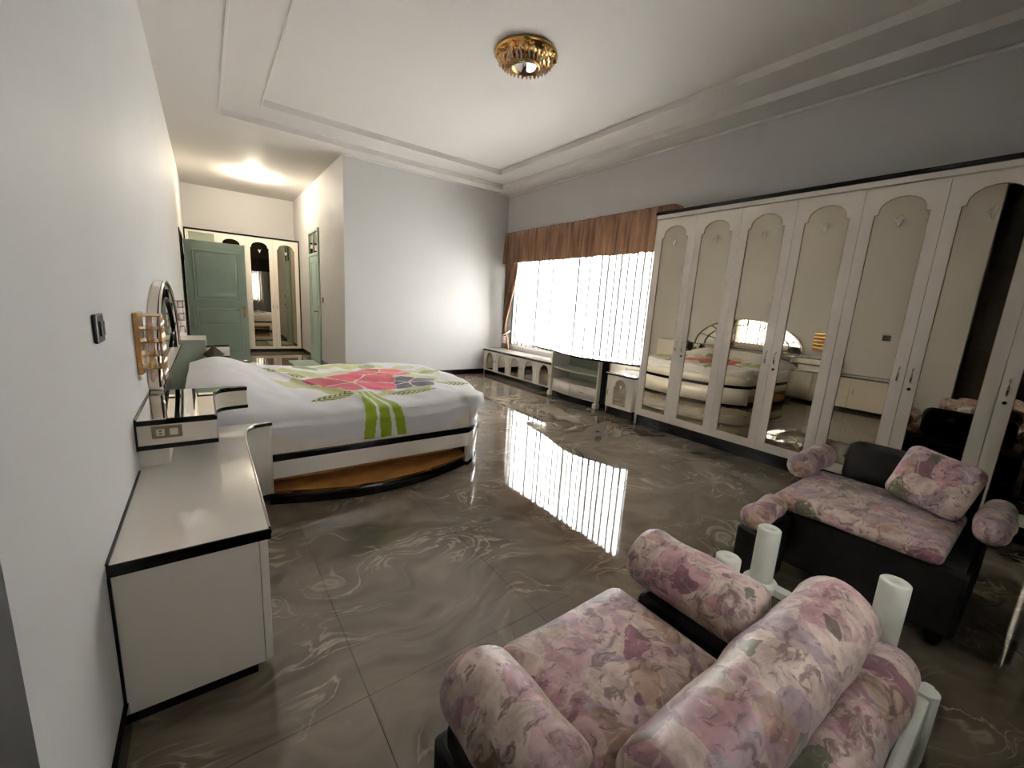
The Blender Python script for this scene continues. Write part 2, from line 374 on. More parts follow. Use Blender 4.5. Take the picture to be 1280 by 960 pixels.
# ================================================================== SETTING
# ---- floor: grout bed and the big polished tiles laid on it
TS, JT = .7335, .002
tx0, ty0 = -.10, 1.18-TS*2
bm = B(); box(bm, -.35, XR, YN, YB, -.06, -.012); box(bm, -.35, XC, YB, YF+.6, -.06, -.012)
floor = struct(obj('floor', bm, 'grout'))
tile_mesh = None
def add_tile(x0, x1, y0, y1):
    full = abs((x1-x0)-(TS-JT)) < 1e-4 and abs((y1-y0)-(TS-JT)) < 1e-4
    global tile_mesh
    if full and tile_mesh:
        o = bpy.data.objects.new('tile', tile_mesh); COL.objects.link(o); o.parent = floor; o.location = (x0, y0, 0); return
    t = B(); box(t, 0, x1-x0, 0, y1-y0, -.012, 0)
    o = obj('tile', t, 'marble_floor'); o.parent = floor; o.location = (x0, y0, 0)
    if full: tile_mesh = o.data
for i in range(9):
    for j in range(-2, 16):
        x0, x1, y0, y1 = tx0+i*TS, tx0+(i+1)*TS-JT, ty0+j*TS, ty0+(j+1)*TS-JT
        rects = [(-.10, XR, YN, YB), (-.10, XC, YB, YF+.6)]
        for k, (a, b_, c, d) in enumerate(rects):
            X0, X1, Y0_, Y1 = max(x0, a), min(x1, b_), max(y0, c), min(y1, d)
            if k == 0 and X1 <= XC+1e-6 and y1 > YB: Y1 = y1 if y1 < d+TS else Y1
            if k == 1 and X1 <= XC+1e-6 and y0 < YB:
                if x1 <= XC: continue
            if X1-X0 > .01 and Y1-Y0_ > .01: add_tile(X0, X1, Y0_, Y1)

# ---- walls
def wall(name, c): return struct(boxo(name, c, 'wall_paint'))
wl = B()
pts = [(YJ, -.02), (8.28, -.02), (8.28, 2.14), (9.22, 2.14), (9.22, -.02), (YF+.6, -.02), (YF+.6, 3.6), (YJ, 3.6)]
prism(wl, pts, -.12, 0, 'x'); wall_left = struct(obj('wall_left', wl, 'wall_paint'))
wall('wall_back', (XC, XR+.1, YB, YB+.12, -.02, 3.6))
wall('wall_corridor', (XC, XC+.12, YB+.12, YF+.6, -.02, 3.6))
wall('wall_corridor_end', (-.12, XC+.12, YF+.6, YF+.72, -.02, 3.6))
RX0, RX1, RZ0, RZ1 = 1.20, 2.20, .90, 2.10
wb = B(); prism(wb, [(-.3, -.02), (XR+.1, -.02), (XR+.1, 3.6), (-.3, 3.6)], YN-.12, YN, 'y', holes=[[(RX0, RZ0), (RX1, RZ0), (RX1, RZ1), (RX0, RZ1)]])
struct(obj('wall_rear', wb, 'rear_wall_dark'))
WY0, WY1, WZ0, WZ1 = 3.22, 6.34, .60, 2.52
wr = B(); prism(wr, [(YN, -.02), (YB+.12, -.02), (YB+.12, 3.6), (YN, 3.6)], XR, XR+.16, 'x', holes=[[(WY0, WZ0), (WY1, WZ0), (WY1, WZ1), (WY0, WZ1)]])
struct(obj('wall_right', wr, 'wall_paint'))
# unlit lobby behind the open green door
lb = B(); box(lb, -.9, -.86, 8.0, 9.6, -.02, 2.4); box(lb, -.9, -.12, 7.96, 8.0, -.02, 2.4); box(lb, -.9, -.12, 9.6, 9.64, -.02, 2.4)
box(lb, -.9, -.12, 7.96, 9.64, 2.4, 2.44); box(lb, -.9, -.12, 7.96, 9.64, -.06, -.02)
struct(obj('wall_lobby', lb, 'dark_wood'))
# ceiling: soffit, two raised steps
ox0, ox1, oy0, oy1 = .529, 4.620, .02, 6.428
ix0, ix1, iy0, iy1 = .920, 4.265, .47, 5.987
def rect(a, b_, c, d): return [(a, c), (b_, c), (b_, d), (a, d)]
ce = B()
prism(ce, rect(-.3, XR+.1, YN-.1, YB), ZS, ZM+.003, 'z', holes=[rect(ox0, ox1, oy0, oy1)])
prism(ce, rect(-.3, XR+.1, YN-.1, YB), ZM, ZI+.003, 'z', holes=[rect(ix0, ix1, iy0, iy1)])
box(ce, -.3, XR+.1, YN-.1, YB, ZI, ZI+.05); box(ce, -.3, XC+.12, YB, YF+.72, ZS, ZI+.05)
struct(obj('ceiling', ce, 'ceiling_paint'))
# plaster mouldings of the tray
def moulding(name, a, b_, c, d, z, r):
    m_ = B(); P = rect(a, b_, c, d)
    for i in range(4):
        p, q = P[i], P[(i+1) % 4]; box(m_, min(p[0], q[0])-r, max(p[0], q[0])+r, min(p[1], q[1])-r, max(p[1], q[1])+r, z-r*.7, z+.004, bev=r*.3)
    return struct(obj(name, m_, 'ceiling_paint'))
moulding('trim_1', ox0, ox1, oy0, oy1, ZS, .012)
moulding('trim_2', ix0, ix1, iy0, iy1, ZM, .012)
def cove(name, segs):
    m_ = B()
    for (a, b_, c, d) in segs: box(m_, a, b_, c, d, ZS-.03, ZS+.001, bev=.010)
    return struct(obj(name, m_, 'ceiling_paint'))
cove('trim_3', [(XC, XR, YB-.03, YB+.001), (XR-.03, XR+.001, YN, YB)])
# baseboards
struct(boxo('baseboard_back', (XC-.012, 4.57, YB-.014, YB, 0, .095), 'black_stone'))
struct(boxo('baseboard_corridor', (XC-.014, XC, YB, 8.36, 0, .095), 'black_stone'))
struct(boxo('baseboard_corridor_far', (XC-.014, XC, 9.27, YF, 0, .095), 'black_stone'))
struct(boxo('baseboard_left', (0, .014, 5.75, 8.24, 0, .095), 'black_stone'))
struct(boxo('baseboard_near', (0, .012, YJ, 1.455, 0, .095), 'black_stone'))

# ---- window in the right wall
win = struct(empty('window_1', (XR+.08, (WY0+WY1)/2, WZ0)))
bm = B()
for c in ((WY0, WY0+.05, WZ0, WZ1), (WY1-.05, WY1, WZ0, WZ1), (WY0, WY1, WZ0, WZ0+.05), (WY0, WY1, WZ1-.05, WZ1)):
    box(bm, XR+.06, XR+.11, *c)
obj('window_frame', bm, 'window_frame', win)
nP = 2; pw = (WY1-WY0-.1)/nP
for i in range(1, nP): boxo('mullion', (XR+.065, XR+.105, WY0+.05+i*pw-.015, WY0+.05+i*pw+.015, WZ0+.05, WZ1-.05), 'window_frame', win)
for i in range(nP): boxo('pane', (XR+.082, XR+.086, WY0+.05+i*pw+.015, WY0+.05+(i+1)*pw-.015, WZ0+.05, WZ1-.05), 'pane_glass', win)
boxo('window_sill', (XR-.02, XR+.06, WY0-.04, WY1+.04, WZ0-.03, WZ0), 'lacquer', win)

w2 = struct(empty('window_2', ((RX0+RX1)/2, YN-.08, RZ0)))
bm = B()
for c in ((RX0, RX0+.05, RZ0, RZ1), (RX1-.05, RX1, RZ0, RZ1), (RX0, RX1, RZ0, RZ0+.05), (RX0, RX1, RZ1-.05, RZ1)): box(bm, c[0], c[1], YN-.09, YN-.05, c[2], c[3])
obj('window_frame', bm, 'window_frame', w2)
for i in range(1, 3): boxo('mullion', (RX0+i*(RX1-RX0)/3-.015, RX0+i*(RX1-RX0)/3+.015, YN-.088, YN-.052, RZ0+.05, RZ1-.05), 'window_frame', w2)
for i in range(3): boxo('pane', (RX0+.05+i*.3, RX0+.05+(i+1)*.3-.005, YN-.072, YN-.068, RZ0+.05, RZ1-.05), 'pane_glass', w2)
# ---- dark doorway in the near left corner (left wall stops at YJ)
dk = struct(empty('door_3', (-.2, .3, 0)))
bm = B(); box(bm, -.30, -.24, YN, YJ+.05, -.02, 3.6); obj('door_leaf', bm, 'dark_wood', dk)
for a, b_ in ((-.15, .25), (.38, .80)):
    for z0, z1 in ((.15, .95), (1.1, 2.1), (2.25, 3.1)): boxo('panel', (-.24, -.228, a, b_, z0, z1), 'dark_wood', dk, bev=.005)
box_b = B(); box(box_b, -.30, -.12, YJ, YJ+.06, -.02, 3.6); obj('jamb', box_b, 'dark_wood', dk)

# ---- green door standing open in the corridor, its frame in the left wall
fr = struct(empty('trim_4', (0, 8.75, 0)))
boxo('jamb', (-.125, .012, 8.235, 8.28, 0, 2.185), 'black_gloss', fr); boxo('jamb', (-.125, .012, 9.22, 9.265, 0, 2.185), 'black_gloss', fr)
boxo('head', (-.125, .012, 8.235, 9.265, 2.14, 2.185), 'black_gloss', fr)
gd = struct(empty('door_1', (.02, 9.2, 0)))
stiles = [(.018, .893, .012, 2.105)]
holes = [rect(.12, .785, 1.10, 1.955), rect(.12, .785, .655, .95), rect(.12, .785, .14, .575)]
bm = B(); prism(bm, rect(.018, .893, .012, 2.105), 9.18, 9.22, 'y', holes=holes); obj('door_leaf', bm, 'green_paint', gd)
for h in holes:
    (a, c), (b_, _), (_, d), _ = h
    bm = B(); box(bm, a-.002, b_+.002, 9.19, 9.21, c-.002, d+.002); box(bm, a+.04, b_-.04, 9.183, 9.217, c+.04, d-.04, bev=.006)
    for q in (rect(a, b_, c, c+.018), rect(a, b_, d-.018, d), rect(a, a+.018, c, d), rect(b_-.018, b_, c, d)):
        (p0, p1), (p2, _), (_, p3), _ = q; box(bm, p0, p2, 9.176, 9.224, p1, p3, bev=.004)
    obj('door_panel', bm, 'green_paint', gd)
hd = boxo('lock_plate', (.815, .85, 9.172, 9.18, .80, 1.02), 'gold_dark', gd)
bm = B(); tube(bm, [(.832, 9.172, .95), (.832, 9.13, .95), (.74, 9.125, .945)], .009); obj('handle', bm, 'gold', hd)
for z in (.3, 1.75): boxo('hinge', (.004, .02, 9.17, 9.195, z, z+.1), 'black_gloss', gd)

# ---- closed green door with glazed transom in the corridor's right wall
d2 = struct(empty('door_2', (XC, 8.8, 0)))
bm = B(); box(bm, XC-.03, XC+.005, 8.38, 8.43, 0, 2.50); box(bm, XC-.03, XC+.005, 9.19, 9.24, 0, 2.50); box(bm, XC-.03, XC+.005, 8.43, 9.19, 2.45, 2.50); box(bm, XC-.03, XC+.005, 8.43, 9.19, 2.03, 2.08)
obj('door_frame', bm, 'green_paint', d2)
bm = B(); hs = [rect(8.55, 9.07, 1.10, 1.92), rect(8.55, 9.07, .2, .95)]
prism(bm, rect(8.43, 9.19, .01, 2.03), XC-.02, XC+.004, 'x', holes=hs); obj('door_leaf', bm, 'green_paint', d2)
for h in hs:
    (a, c), (b_, _), (_, d), _ = h
    bm = B(); box(bm, XC-.012, XC+.003, a, b_, c, d); box(bm, XC-.02, XC, a+.04, b_-.04, c+.04, d-.04, bev=.004); obj('door_panel', bm, 'green_paint', d2)
boxo('transom_pane', (XC-.012, XC-.006, 8.43, 9.19, 2.08, 2.45), 'mirror', d2)
boxo('transom_bar', (XC-.026, XC-.004, 8.80, 8.82, 2.08, 2.45), 'green_paint', d2)
hd = boxo('lock_plate', (XC-.028, XC-.02, 8.46, 8.50, .9, 1.1), 'gold_dark', d2)
bm = B(); tube(bm, [(XC-.028, 8.48, 1.0), (XC-.07, 8.48, 1.0), (XC-.075, 8.58, 1.0)], .009); obj('handle', bm, 'gold', hd)

# ================================================================== WARDROBE WALL
ZT, ZB = 2.36, .136
def arch_outline(y0, y1, zb, zsh, ztop, step=.022, n=14):
    cy, a = (y0+y1)/2, (y1-y0)/2-step
    out = [(y0, zb), (y1, zb), (y1, zsh), (y1-step, zsh+.004)]
    for i in range(1, n):
        t = math.pi*i/n; out.append((cy+a*math.cos(t), zsh+.02+(ztop-zsh-.02)*math.sin(t)))
    out += [(y0+step, zsh+.004), (y0, zsh)]
    return out
def wardrobe_door(parent, yhi, hinge_hi, mirror='mirror'):
    """door between yhi-DW and yhi; handle on the side away from the hinge"""
    y0, y1 = yhi-DW+.002, yhi-.002
    ol = arch_outline(y0+.073, y1-.073, .205, 2.165, 2.285)
    bm = B(); prism(bm, rect(y0, y1, ZB, ZT), XW, XW+.022, 'x', holes=[ol]); d = obj('door', bm, 'lacquer', parent)
    bm = B(); prism(bm, ol, XW+.008, XW+.014, 'x'); obj('mirror', bm, mirror, d)
    # thin dark bead round the mirror
    bm = B(); tube(bm, [(XW+.003, p[0], p[1]) for p in ol+ol[:1]], .003, 6); obj('bead', bm, 'gold_dark', d)
    cy = (y0+y1)/2
    bm = B(); prism(bm, [(cy-.022, 2.135), (cy, 2.065), (cy+.014, 2.10), (cy+.03, 2.13), (cy+.012, 2.118), (cy, 2.145)], XW+.004, XW+.0085, 'x'); obj('emblem', bm, 'socket_white', d)
    hy = y0+.036 if hinge_hi else y1-.036
    bm = B(); tube(bm, [(XW, hy, 1.055), (XW-.020, hy, 1.045), (XW-.023, hy, 1.0), (XW-.020, hy, .955), (XW, hy, .945)], .0065, 8)
    obj('handle', bm, 'chrome', d)
    if not hinge_hi:
        bm = B(); lathe(bm, [(.011, 0), (.011, .006), (.006, .01)], (XW-.01, hy, .90), 12, 'x'); obj('lock', bm, 'black_gloss', d)
    return d
def wardrobe_unit(ndoor, yhi, label):
    r = empty('wardrobe', (4.69, yhi-ndoor*DW/2, 0), label, 'wardrobe', 'mirrored wardrobe row')
    y0, y1 = yhi-ndoor*DW, yhi
    bm = B(); box(bm, XW+.024, XR-.003, y0+.001, y1-.001, ZB, ZT+.012); obj('body', bm, 'lacquer', r)
    boxo('plinth', (XW+.03, XR-.004, y0+.001, y1-.001, 0, ZB-.001), 'black_gloss', r)
    boxo('bottom_edge', (XW-.003, XW+.02, y0+.001, y1-.001, ZB-.012, ZB-.002), 'lacquer', r)
    for i in range(ndoor): wardrobe_door(r, yhi-i*DW, i == 0 and ndoor == 2)
    return r
u1 = wardrobe_unit(2, Y0, 'two-door white wardrobe with arched mirrors, next to the curtained window')
u2 = copy_tree(u1, (0, -2*DW, 0)); u2['label'] = 'two-door white mirrored wardrobe, second of its row counting from the window'
u3 = copy_tree(u1, (0, -4*DW, 0)); u3['label'] = 'two-door white mirrored wardrobe, third from the window, behind the dark armchair'
u4 = wardrobe_unit(1, Y0-6*DW, 'single-door white mirrored wardrobe at the end of the row farthest from the window')
cr = empty('wardrobe_cornice', (4.69, 1.37, ZT), 'long white cornice with black edge lying on top of the mirrored wardrobes', 'cornice')
boxo('white_rail', (XW-.012, XR-.003, Y0-7*DW+.003, Y0+.012, ZT+.014, ZT+.052), 'lacquer', cr)
boxo('black_rail', (XW-.028, XR-.003, Y0-7*DW+.003, Y0+.022, ZT+.053, ZT+.088), 'black_gloss', cr, bev=.006)
sd = boxo('side_panel', (XW+.0, XR-.003, Y0+.001, Y0+.012, .0, ZT+.013), 'lacquer', u1)

# ================================================================== WINDOW WALL FURNITURE
# low cabinet, five arched mirror doors
XL = 4.563
lc = empty('low_cabinet', (4.75, 5.70, 0), 'long low white cabinet with five arched mirror doors under the window', 'cabinet')
boxo('body', (XL+.02, 4.93, 4.705, 6.695, .085, .455), 'lacquer', lc)
boxo('plinth', (XL+.03, 4.93, 4.705, 6.695, 0, .084), 'black_gloss', lc)
tp = boxo('top', (XL-.012, 4.935, 4.70, 6.697, .476, .50), 'lacquer_gloss', lc, bev=.004)
bm = B(); box(bm, XL-.017, XL+.03, 4.70, 6.697, .456, .488, bev=.006); obj('black_edge', bm, 'black_gloss', tp)
for i in range(5):
    yh = 6.69-i*.397
    ol = arch_outline(yh-.32, yh-.09, .112, .30, .43, .012, 10)
    bm = B(); prism(bm, rect(yh-.394, yh-.003, .085, .453), XL, XL+.018, 'x', holes=[ol]); d = obj('door', bm, 'lacquer', lc)
    bm = B(); prism(bm, ol, XL+.008, XL+.013, 'x'); obj('mirror', bm, 'mirror', d)
    bm = B(); tube(bm, [(XL+.002, p[0], p[1]) for p in ol+ol[:1]], .003, 6); obj('bead', bm, 'gold_dark', d)
    bm = B(); hy = yh-.36 if i % 2 == 0 else yh-.035
    tube(bm, [(XL, hy, .32), (XL-.016, hy, .31), (XL-.016, hy, .27), (XL, hy, .26)], .005, 6); obj('handle', bm, 'gold_dark', d)

# dressing desk with wavy top, bowed open shelves and two drawers
dd = empty('dressing_desk', (4.65, 4.25, 0), 'white desk with wavy black-edged top, bowed open shelves and two drawers', 'desk')
front = catmull([(4.70, 5.44), (4.60, 5.05), (4.545, 4.72), (4.41, 4.30), (4.345, 3.95), (4.40, 3.66), (4.475, 3.40), (4.50, 3.26), (4.60, 3.13)], 6)
outl = front + [(4.865, 3.09), (4.865, 5.44)]
bm = B(); prism(bm, outl, .676, .70, 'z'); tp = obj('top', bm, 'lacquer_gloss', dd)
bm = B(); tube(bm, [(p[0], p[1], .684) for p in front], .0125, 8); obj('black_edge', bm, 'black_gloss', tp)
BY0, BY1 = 3.70, 4.67
def bow(d0, n=12):   # front curve of the shelf body
    return [(4.53-d0*math.sin(math.pi*i/n), BY0+.03+(BY1-BY0-.06)*i/n) for i in range(n+1)]
for y in (BY0, BY1-.026): boxo('side_panel', (4.50, 4.895, y, y+.026, .10, .675), 'lacquer', dd)
boxo('back_panel', (4.865, 4.895, BY0+.027, BY1-.027, .10, .675), 'sage_panel', dd)
for z in (.44, .252):
    bm = B(); prism(bm, bow(.075)+[(4.865, BY1-.027), (4.865, BY0+.027)], z, z+.02, 'z'); obj('shelf', bm, 'lacquer', dd)
bm = B(); prism(bm, bow(.06)+[(4.865, BY1-.027), (4.865, BY0+.027)], .085, .10, 'z'); obj('base_board', bm, 'lacquer', dd)
for k in range(2):
    a = bow(.075, 24); seg = a[:13] if k == 0 else a[12:]
    seg = [(x, y+(.003 if k else -.003)*(1 if i in (0, len(seg)-1) else 0)) for i, (x, y) in enumerate(seg)]
    bm = B(); ribbon(bm, seg, .104, .248, -.02); dr = obj('drawer', bm, 'lacquer', dd)
    m_ = seg[len(seg)//2]
    bm = B(); tube(bm, [(m_[0]-.004, m_[1]-.035, .185), (m_[0]-.02, m_[1]-.03, .185), (m_[0]-.02, m_[1]+.03, .185), (m_[0]-.004, m_[1]+.035, .185)], .005, 6); obj('handle', bm, 'gold_dark', dr)
bm = B(); prism(bm, bow(.045)+[(4.865, BY1-.03), (4.865, BY0+.03)], 0, .083, 'z'); obj('plinth', bm, 'black_gloss', dd)
for y in (BY0-.01, BY1-.035):
    bm = B(); box(bm, 4.47, 4.56, y-.012, y+.057, 0, .075, bev=.016); box(bm, 4.49, 4.55, y, y+.045, .07, .11, bev=.008); obj('foot', bm, 'lacquer', dd)
# black pilaster on the near side of the desk
boxo('black_pilaster', (4.56, 4.66, BY0-.09, BY0-.002, .08, .672), 'black_gloss', dd)
boxo('end_panel', (4.60, 4.895, BY0-.12, BY0-.091, 0, .675), 'lacquer', dd)

# bedside-size cabinet beside the wardrobe
scb = empty('side_cabinet', (4.66, 3.29, 0), 'small white cabinet with black-edged top and one arched mirror door beside the wardrobe', 'cabinet')
SX = 4.45
boxo('body', (SX+.02, 4.93, 3.08, 3.50, .11, .525), 'lacquer', scb)
boxo('plinth', (SX+.03, 4.93, 3.085, 3.495, 0, .109), 'black_gloss', scb)
tp = boxo('top', (SX-.012, 4.93, 3.07, 3.52, .545, .556), 'lacquer_gloss', scb)
bm = B(); box(bm, SX-.018, 4.93, 3.062, 3.526, .526, .547, bev=.006); obj('black_edge', bm, 'black_gloss', tp)
ol = arch_outline(3.18, 3.385, .15, .38, .485, .016, 10)
bm = B(); prism(bm, rect(3.083, 3.497, .11, .523), SX, SX+.018, 'x', holes=[ol]); d = obj('door', bm, 'lacquer', scb)
bm = B(); prism(bm, ol, SX+.008, SX+.013, 'x'); obj('mirror', bm, 'mirror', d)
bm = B(); tube(bm, [(SX+.002, p[0], p[1]) for p in ol+ol[:1]], .003, 6); obj('bead', bm, 'gold_dark', d)
bm = B(); prism(bm, [(3.265, .405), (3.28, .37), (3.297, .40), (3.281, .415)], SX+.003, SX+.0085, 'x'); obj('emblem', bm, 'socket_white', d)
bm = B(); tube(bm, [(SX, 3.465, .33), (SX-.018, 3.465, .32), (SX-.018, 3.465, .27), (SX, 3.465, .26)], .005, 6); obj('handle', bm, 'gold_dark', d)

# ---- curtains
random.seed(5)
def drape(ya, yb, x0, z0, z1, folds, amp, ny, nz, seed, pinch=None, hem=0.0, thick=.0):
    rnd = random.Random(seed); ph = [rnd.uniform(-.9, .9) for _ in range(400)]; am = [rnd.uniform(.55, 1.25) for _ in range(400)]
    bm = B(); G = []; lay = bm.verts.layers.float_color.new('fold_dark')
    for j in range(nz+1):
        t = j/nz; row = []
        for i in range(ny+1):
            s = i/ny; q = s*folds; k = int(q) % 399; f = q-int(q)
            a = am[k]*(1-f)+am[k+1]*f; p_ = ph[k]*(1-f)+ph[k+1]*f
            wv = math.sin(2*math.pi*q+p_)*amp*a*(.75+.25*t)
            y = ya+(yb-ya)*s+.35*amp*math.cos(2*math.pi*q+p_+1)
            z = z1+(z0-z1)*t
            if hem and j == nz: z += hem*math.sin(2*math.pi*q*.5+p_)
            x = x0+wv
            if pinch: y = pinch(y, z, s); 
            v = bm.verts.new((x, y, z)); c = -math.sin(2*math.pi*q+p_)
            h_ = am[(k*7+3) % 399]; fold_v = sst(1.0-.42*h_, 1.10-.42*h_, c)  # pleat shade painted as dark lines along the fold crests
            v[lay] = (fold_v, fold_v, fold_v, 1); row.append(v)
        G.append(row)
    for j in range(nz):
        for i in range(ny):
            f = bm.faces.new([G[j][i], G[j][i+1], G[j+1][i+1], G[j+1][i]]); f.smooth = True
    return bm
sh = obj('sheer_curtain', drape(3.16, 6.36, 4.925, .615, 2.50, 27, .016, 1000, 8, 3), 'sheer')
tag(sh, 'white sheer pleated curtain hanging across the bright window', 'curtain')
def tie(y, z, s):
    n = math.exp(-((z-.80)/.30)**2)
    up = sst(.80, 2.1, z); spread = (.30*up+.10)*(1-.35*n) if z > .80 else .13+.10*sst(.8, .5, z)
    left = 6.50-.02*n
    return left-s*(spread*.9+.02)
bc = tag(empty('side_curtain', (4.86, 6.38, .51)), 'brown curtain tied back at the window edge by the corner', 'curtain')
obj('cloth', drape(6.5, 6.2, 4.84, .515, 2.52, 5, .028, 80, 30, 8, pinch=tie), 'brown_curtain', bc)
bm = B(); tube(bm, [(4.90, 6.52, .86), (4.80, 6.49, .80), (4.785, 6.42, .77), (4.80, 6.36, .79), (4.90, 6.34, .86)], .014, 8); obj('tie_band', bm, 'pink_crystal', bc)
bm = B()
for k in range(6): tube(bm, [(4.785, 6.40-.012*k, .76), (4.78, 6.39-.016*k, .62+.01*(k % 2))], .006, 6)
obj('tassel', bm, 'pink_crystal', bc)
va = tag(empty('window_valance', (4.80, 4.75, 2.08)), 'gathered brown fabric valance along the top of the window', 'valance')
def valance_bm():
    # gathered skirt running round the left return, along the front
    path = [(4.955, 6.52), (4.85, 6.525), (4.765, 6.50)] + [(4.75, 6.45-.012*i) for i in range(284)] + [(4.765, 3.035), (4.85, 3.03), (4.95, 3.03)]
    rnd = random.Random(11); bm = B(); n = len(path); rows = []
    zs = [2.615, 2.60, 2.585, 2.55, 2.40, 2.24, 2.08]
    for j, z in enumerate(zs):
        row = []
        for i, (x, y) in enumerate(path):
            A = (.006, .014, .004, .014, .026, .032, .036)[j]
            wv = A*(math.sin(i*.95+1.3*math.sin(i*.11))+.5*math.sin(i*.43+2))
            zz = z + (.008*noise.noise(Vector((y*9, 3, 0))) if j < 2 else 0) + (.012*noise.noise(Vector((y*4, 0, 7))) if j == 6 else 0)
            row.append(bm.verts.new((x+wv, y, zz)))
        rows.append(row)
    for a, b_ in zip(rows, rows[1:]):
        for i in range(n-1):
            f = bm.faces.new([a[i], a[i+1], b_[i+1], b_[i]]); f.smooth = True
    return bm
obj('skirt', valance_bm(), 'brown_curtain', va)
boxo('pelmet_board', (4.78, 4.958, 3.06, 6.49, 2.575, 2.60), 'dark_wood', va)

# drapes on the rear wall, seen only in the far mirrors
def swap(bm):   # drape built along y -> along x
    for v in bm.verts: v.co = Vector((v.co.y, v.co.x, v.co.z))
    return bm
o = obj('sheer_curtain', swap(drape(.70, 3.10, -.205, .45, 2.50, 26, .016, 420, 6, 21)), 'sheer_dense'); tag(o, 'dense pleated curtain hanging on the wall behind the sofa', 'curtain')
o = obj('window_valance', swap(drape(.65, 3.18, -.165, 2.12, 2.66, 34, .012, 300, 3, 22)), 'dark_wood'); tag(o, 'dark valance over the curtain behind the sofa', 'valance')

# ================================================================== BED
BN, BFAR = 2.78, 4.90                # near and far side rails
def foot_x(y):                       # bowed foot in plan
    s = (y-(BN+BFAR)/2)/((BFAR-BN)/2); return 1.94+.43*(max(0, 1-abs(s)**2.2))**.75
foot = [(foot_x(BN+(BFAR-BN)*i/28), BN+(BFAR-BN)*i/28) for i in range(29)]
bed = empty('bed', (1.2, 3.84, 0), 'wide white bed frame with black stripes, bowed foot and amber wood platform', 'bed')
# platform: amber wood top with a black bowed edge
near = catmull([(.52, 2.79), (.78, 2.695), (1.02, 2.635), (1.30, 2.63), (1.62, 2.69), (1.93, 2.80)], 6)
far = [(x, 2*3.84-y) for x, y in reversed(near)]
plat = near + [(1.95, 2.95), (1.95, 4.73)] + far
bm = B(); prism(bm, plat, .07, .092, 'z'); pf = obj('platform', bm, 'wood_amber', bed)
bm = B(); ribbon(bm, near, 0, .088, .02); obj('platform_edge', bm, 'black_gloss', pf)
bm = B(); ribbon(bm, far, 0, .088, .02); obj('platform_edge', bm, 'black_gloss', pf)
boxo('underframe', (.12, 1.88, 2.93, 4.75, .093, .30), 'wood_amber', bed)
def rail(ys, t, inner):
    for nm, z0, z1, mt, e in (('rail', .170, .282, 'lacquer_gloss', 0), ('stripe', .283, .329, 'black_gloss', .003), ('rail', .330, .462, 'lacquer_gloss', 0)):
        bm = B(); y0, y1 = (ys-e, ys+t) if not inner else (ys-t, ys+e)
        box(bm, .50, 1.94, y0, y1, z0, z1, bev=.004); obj(nm, bm, mt, bed)
rail(BN, .03, False); rail(BFAR, .03, True)
for nm, z0, z1, mt, e in (('toe_strip', 0, .03, 'black_gloss', .004), ('footboard', .031, .282, 'lacquer_gloss', 0), ('foot_stripe', .283, .329, 'black_gloss', .003), ('footboard', .330, .462, 'lacquer_gloss', 0)):
    pth = [(x+e, y) for x, y in foot]
    bm = B(); ribbon(bm, pth, z0, z1, .03); obj(nm, bm, mt, bed)

mb = B()
outm = [(.13, BN+.035)] + [(x-.045, min(max(y, BN+.035), BFAR-.035)) for x, y in foot] + [(.13, BFAR-.035)]
prism(mb, outm, .302, .535, 'z'); bmesh.ops.bevel(mb, geom=[e for e in mb.edges if abs(e.verts[0].co.z-e.verts[1].co.z) < 1e-4 and len(e.link_faces) == 2 and abs(e.link_faces[0].normal.z-e.link_faces[1].normal.z) > .5], offset=.04, segments=3, affect='EDGES')
mt_ = obj('mattress', mb, 'mattress'); tag(mt_, 'thick white mattress lying in the bed frame under the printed blanket', 'mattress')

